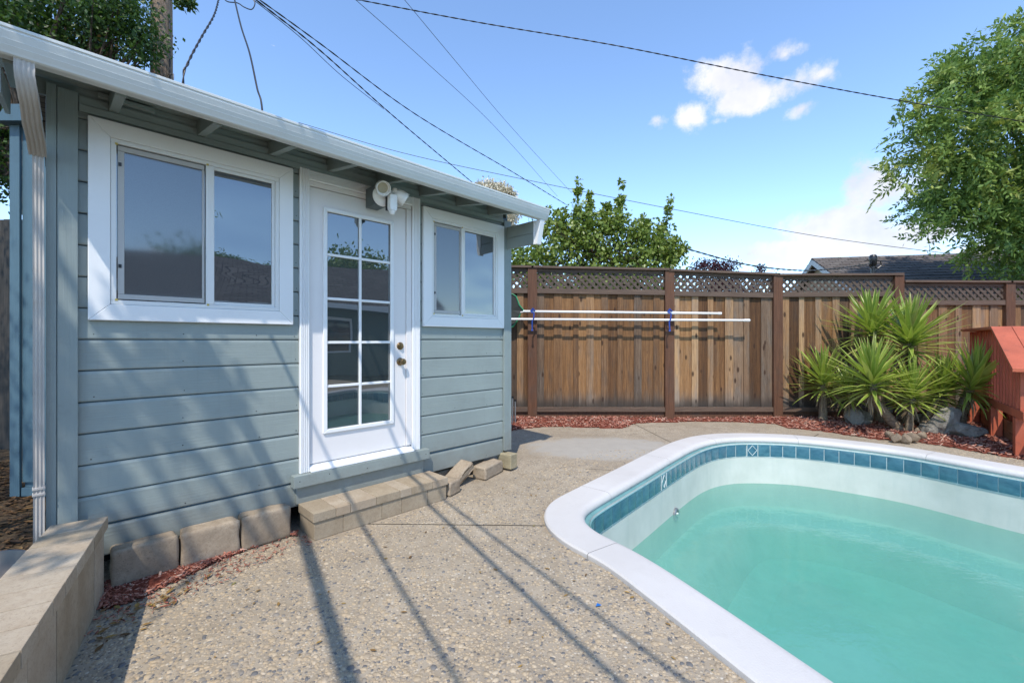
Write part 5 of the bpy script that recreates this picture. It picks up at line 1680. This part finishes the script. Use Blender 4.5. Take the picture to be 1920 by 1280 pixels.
def wire(pts, r, label, mat=M_CABLE, twist=0.0, n_=6, strands=2):
    P = [Vector(p) for p in pts]
    ext = [P[0] * 2 - P[1]] + P + [P[-1] * 2 - P[-2]]
    sp = catmull(ext, 30, False)[30:-30] + [P[-1]]
    m_ = MB()
    if twist:
        L = 0; path_ = [sp[0]]
        dense = []
        for a, b in zip(sp, sp[1:]):
            k_ = max(2, int((b - a).length / (twist / 7)))
            k_ = min(k_, 24)
            for q in range(k_):
                dense.append(a.lerp(b, q / k_))
        dense.append(sp[-1])
        for s in range(strands):
            L = 0; out = []
            for i, p in enumerate(dense):
                if i: L += (dense[i] - dense[i - 1]).length
                t = (dense[min(i + 1, len(dense) - 1)] - dense[max(i - 1, 0)]).normalized()
                a = t.cross(Vector((0, 0, 1))).normalized(); b = t.cross(a)
                an = 2 * math.pi * (L / twist + s / strands)
                out.append(p + (a * math.cos(an) + b * math.sin(an)) * r * .95)
            m_.tube(out, r, 5)
    else:
        m_.tube(sp, r, n_)
    return tag(m_.build('overhead_line', mat, None, smooth=True), label, 'wire', 'overhead lines')
wire([at(472, -6, 7.0), at(600, 95, 8.6), at(740, 220, 11.0), at(890, 346, 14.5)], .008, 'thick twisted cable dropping from top centre-left to the cream blossom', M_CABLE, .5)
wire([at(470, -4, 7.05), at(560, 68, 8.0), at(640, 142, 9.2), at(720, 205, 10.6)], .006, 'thin cable lying just above the thick twisted cable', M_CABLE)
wire([at(478, -6, 7.1), at(600, 82, 8.4), at(780, 215, 10.8), at(960, 322, 13.6), at(1062, 384, 16)], .007, 'cable running from top left down to the pear tree', M_CABLE, .6)
wire([at(660, -6, 9), at(800, 118, 11), at(930, 240, 14), at(1045, 368, 20)], .006, 'left one of two hair-thin lines slanting down the sky', M_CABLEG)
wire([at(750, -10, 9), at(860, 122, 11), at(960, 240, 14), at(1072, 362, 20)], .006, 'right one of two hair-thin lines slanting down the sky', M_CABLEG)
wire([at(655, -3, 9.5), at(900, 43, 9.8), at(1150, 85, 10), at(1400, 135, 10.2), at(1650, 182, 10.4), at(1940, 232, 10.6)], .0075, 'long twisted cable crossing the sky to the large tree', M_CABLE, .42)
wire([at(560, 230, 16), at(760, 288, 16), at(1000, 340, 16), at(1265, 393, 16), at(1540, 444, 16.2), at(1830, 482, 16.5)], .010, 'thin line crossing low over the pear tree to the right', M_CABLEG)
wire([at(1240, 452, 10), at(1300, 470, 10.4), at(1400, 496, 11), at(1500, 507, 11.6), at(1570, 503, 12.2), at(1636, 494, 13)], .011, 'service cable sagging to the mast above the fence', M_CABLEG, .4)
wire([at(338, 372, 5.0), at(343, 160, 5.0), at(352, 120, 5.1), at(378, 70, 5.6), at(402, 28, 6.2), at(412, -8, 7.0)], .0075, 'left black cable rising from the shed roof', M_CABLE, .35)
wire([at(500, 372, 5.4), at(492, 210, 5.4), at(482, 165, 5.5), at(468, 100, 5.9), at(452, 50, 6.4), at(438, -8, 7.0)], .011, 'right black cable rising from the shed roof', M_CABLE)
wire([at(412, -20, 6.9), at(424, 2, 6.95), at(445, 6, 7.0), at(458, 14, 7.0), at(472, 18, 7.0), at(478, 6, 7.0), at(470, -6, 7.0)], .008, 'loop of slack cable hanging at the top edge', M_CABLE)
# service lines overhead whose shadows cross the patio
MX = Vector((-4.25, 2.95, 0))
hw = 3.5
k_ = hw / math.tan(SUN_EL)
lines = [((570, 1010), (655, 1280), .040, 'thick service cable overhead that throws the dark shadow stripe'), ((680, 985), (860, 1280), .014, 'thin overhead wire second from the shed side'),
         ((830, 970), (1027, 1153), .017, 'thin overhead wire third from the shed side'), ((930, 1010), (1153, 1177), .013, 'thin overhead wire nearest the pool')]
for (a_, b_, r_, lb) in lines:
    A, Bq = gp(*a_), gp(*b_)
    d_ = (Bq - A).normalized()
    off = Vector((SUN_D.x, SUN_D.y, 0)) * k_
    p0 = A - off - d_ * 1.8; p1_ = A - off + d_ * 11.0
    p0.z = hw; p1_.z = hw
    m0 = p0.lerp(p1_, .5)
    wire([p0, p0.lerp(p1_, .33), p0.lerp(p1_, .66), p1_], r_, lb, M_CABLE)
def mast(pos, name_label, arm):
    m_ = tag(empty('service_mast', pos), name_label, 'mast', 'service masts outside the view')
    MB().tube([(0, 0, -.1), (0, 0, hw + .15)], .045, 12).build('shaft', M_STEEL, m_, smooth=True)
    MB().tube([Vector((0, 0, hw)) - arm.normalized() * .1, Vector((0, 0, hw)) + arm], .03, 10).build('bracket', M_STEEL, m_, smooth=True)
A = gp(570, 1010) - Vector((SUN_D.x, SUN_D.y, 0)) * k_
D_ = gp(930, 1010) - Vector((SUN_D.x, SUN_D.y, 0)) * k_
dd_ = (gp(860, 1280) - gp(680, 985)).normalized()
ar = (D_ - A).normalized()
c0 = A - dd_ * 1.85 - ar * 1.1; c1 = A + dd_ * 11.05 - ar * .3
for c_, lb in ((c0, 'steel mast left of the view that carries the service lines'), (c1, 'steel mast behind the view that carries the service lines')):
    mast((c_.x, c_.y, 0), lb, ar * ((D_ - A).length + 1.3))

# ------------------------------------------------------------------ neighbour's house beyond the fence
NB = tag(empty('neighbour_house', (12.65, 18.1, 0), math.atan2(-.186, .982)), 'grey shingle roofed house beyond the fence at right', 'house')
rzg, ez, run = 4.66, 2.72, 3.5
shg = MB()
for side_s in (-1, 1):
    rows_ = 15
    for k in range(rows_):
        f0, f1 = k / rows_, (k + 1) / rows_
        y0, y1 = side_s * run * (1 - f0) * 1.04, side_s * run * (1 - f1) * 1.04
        z0, z1 = ez + (rzg - ez) * f0, ez + (rzg - ez) * f1
        vs_ = [(-.35, y0, z0 + .03), (12.2, y0, z0 + .03), (12.2, y1, z1 + .008), (-.35, y1, z1 + .008), (-.35, y0, z0), (12.2, y0, z0)]
        MB().add(vs_, [(0, 1, 2, 3), (4, 5, 1, 0)]).build('shingle_course', M_SHINGLE, NB)
rg = MB()
for k in range(26):
    MB().prism([(-.13, rzg - .05), (0, rzg + .045), (.13, rzg - .05), (0, rzg - .01)], lambda y, z, a: (a, y, z), -.36 + k * .48, -.36 + k * .48 + .47).build('ridge_shingle', M_SHINGLE, NB)
M_NW = paint('neighbour_wall', (.42, .36, .26), .7); M_NG = paint('neighbour_trim', (.40, .42, .43), .5)
MB().prism([(-run + .4, 0), (run - .4, 0), (run - .4, ez + .05), (0, rzg - .16), (-run + .4, ez + .05)], lambda y, z, a: (a, y, z), 0.0, 11.8).build('wall', M_NW, NB)
for s in (-1, 1):
    MB().prism([(0, rzg - .03), (s * run * 1.04, ez - .03), (s * run * 1.04, ez - .24), (0, rzg - .24)], lambda y, z, a: (a, y, z), -.36, -.30).build('barge_board', M_NG, NB)
vx = at(1747, 484, 17.0)
sk = MB().box(7.2, 8.0, -.95, -.35, rzg - .42, rzg - .13).build('roof_vent', M_BLACK, NB, .01)
MB().box(6.95, 8.25, -1.15, -.25, rzg - .60, rzg - .50, None).build('flashing', M_STEEL, NB)
# weatherhead mast at the fence line
WMp = at(1637, 560, 13.0)
WM = tag(empty('weatherhead', (WMp.x, 13.0, 0)), 'dark service mast with rounded weatherhead above the fence', 'mast')
zt = at(1637, 478, 13.0).z
MB().tube([(0, 0, 0), (0, 0, zt - .3)], .055, 12).build('conduit', M_BLACK, WM, smooth=True)
MB().lathe([(.05, -.34), (.085, -.30), (.10, -.12), (.10, -.05), (.07, .0), (.0, .02)], Matrix.Translation((0, 0, zt)), 16).build('hood', M_BLACK, WM, smooth=True)
for s in (-1, 1):
    MB().tube([(0, -.05, zt - .16), (s * .13, -.10, zt - .2), (s * .18, -.08, zt - .32), (s * .08, -.06, zt - .40), (0, -.06, zt - .36)], .016, 6).build('drip_loop', M_BLACK, WM, smooth=True)
MB().tube([(0, -.02, zt - .20), (-.2, -.05, zt - .16), (-.30, -.05, zt - .20)], .014, 6).build('drip_loop', M_BLACK, WM, smooth=True)

# ------------------------------------------------------------------ the main house across the pool (seen in the glass)
HC = Vector((9.6, -4.2, 0)); hdir = Vector((.5, .866, 0))
HS = tag(empty('main_house', HC, math.atan2(hdir.y, hdir.x)), 'green main house with white fascia behind the viewpoint, mirrored in the glass', 'house')
M_HG = paint('house_wall', (.12, .17, .14), .6)
MB().box(-7, 6.5, -6, -.0, 0, 2.75).build('wall', M_HG, HS)
MB().prism([(.75, 2.45), (-3, 4.3), (-6.75, 2.45), (-6.75, 2.6), (-3, 4.45), (.75, 2.6)], lambda y, z, a: (a, y, z), -7.6, 7.1).build('roof', M_SHINGLE, HS)
MB().box(-7.6, 7.1, .752, .79, 2.38, 2.60).build('fascia', M_WHITE, HS)
for x0 in (-5, -1.5, 2.2):
    w_ = MB().box(x0, x0 + 1.6, .002, .05, .95, 2.1).build('window', M_WHITE, HS)
    MB().box(x0 + .08, x0 + 1.52, .052, .06, 1.03, 2.02).build('pane', M_DGLASS, w_)
bl = [((16.5, -9.5, 4.2), (2.4, 2.4, 1.5)), ((19.5, -4, 4.4), (3.0, 3.0, 1.7)), ((18, -6.5, 3.9), (2.4, 2.4, 1.2))]
tree('yard_tree', 'tree behind the main house, mirrored in the shed windows', (16, -7.5, 0), (16, -7.3, 3), bl, 500, 60, .20, M_LF_RIGHT, 15, None, 'round', .2, .6, .2, 16)
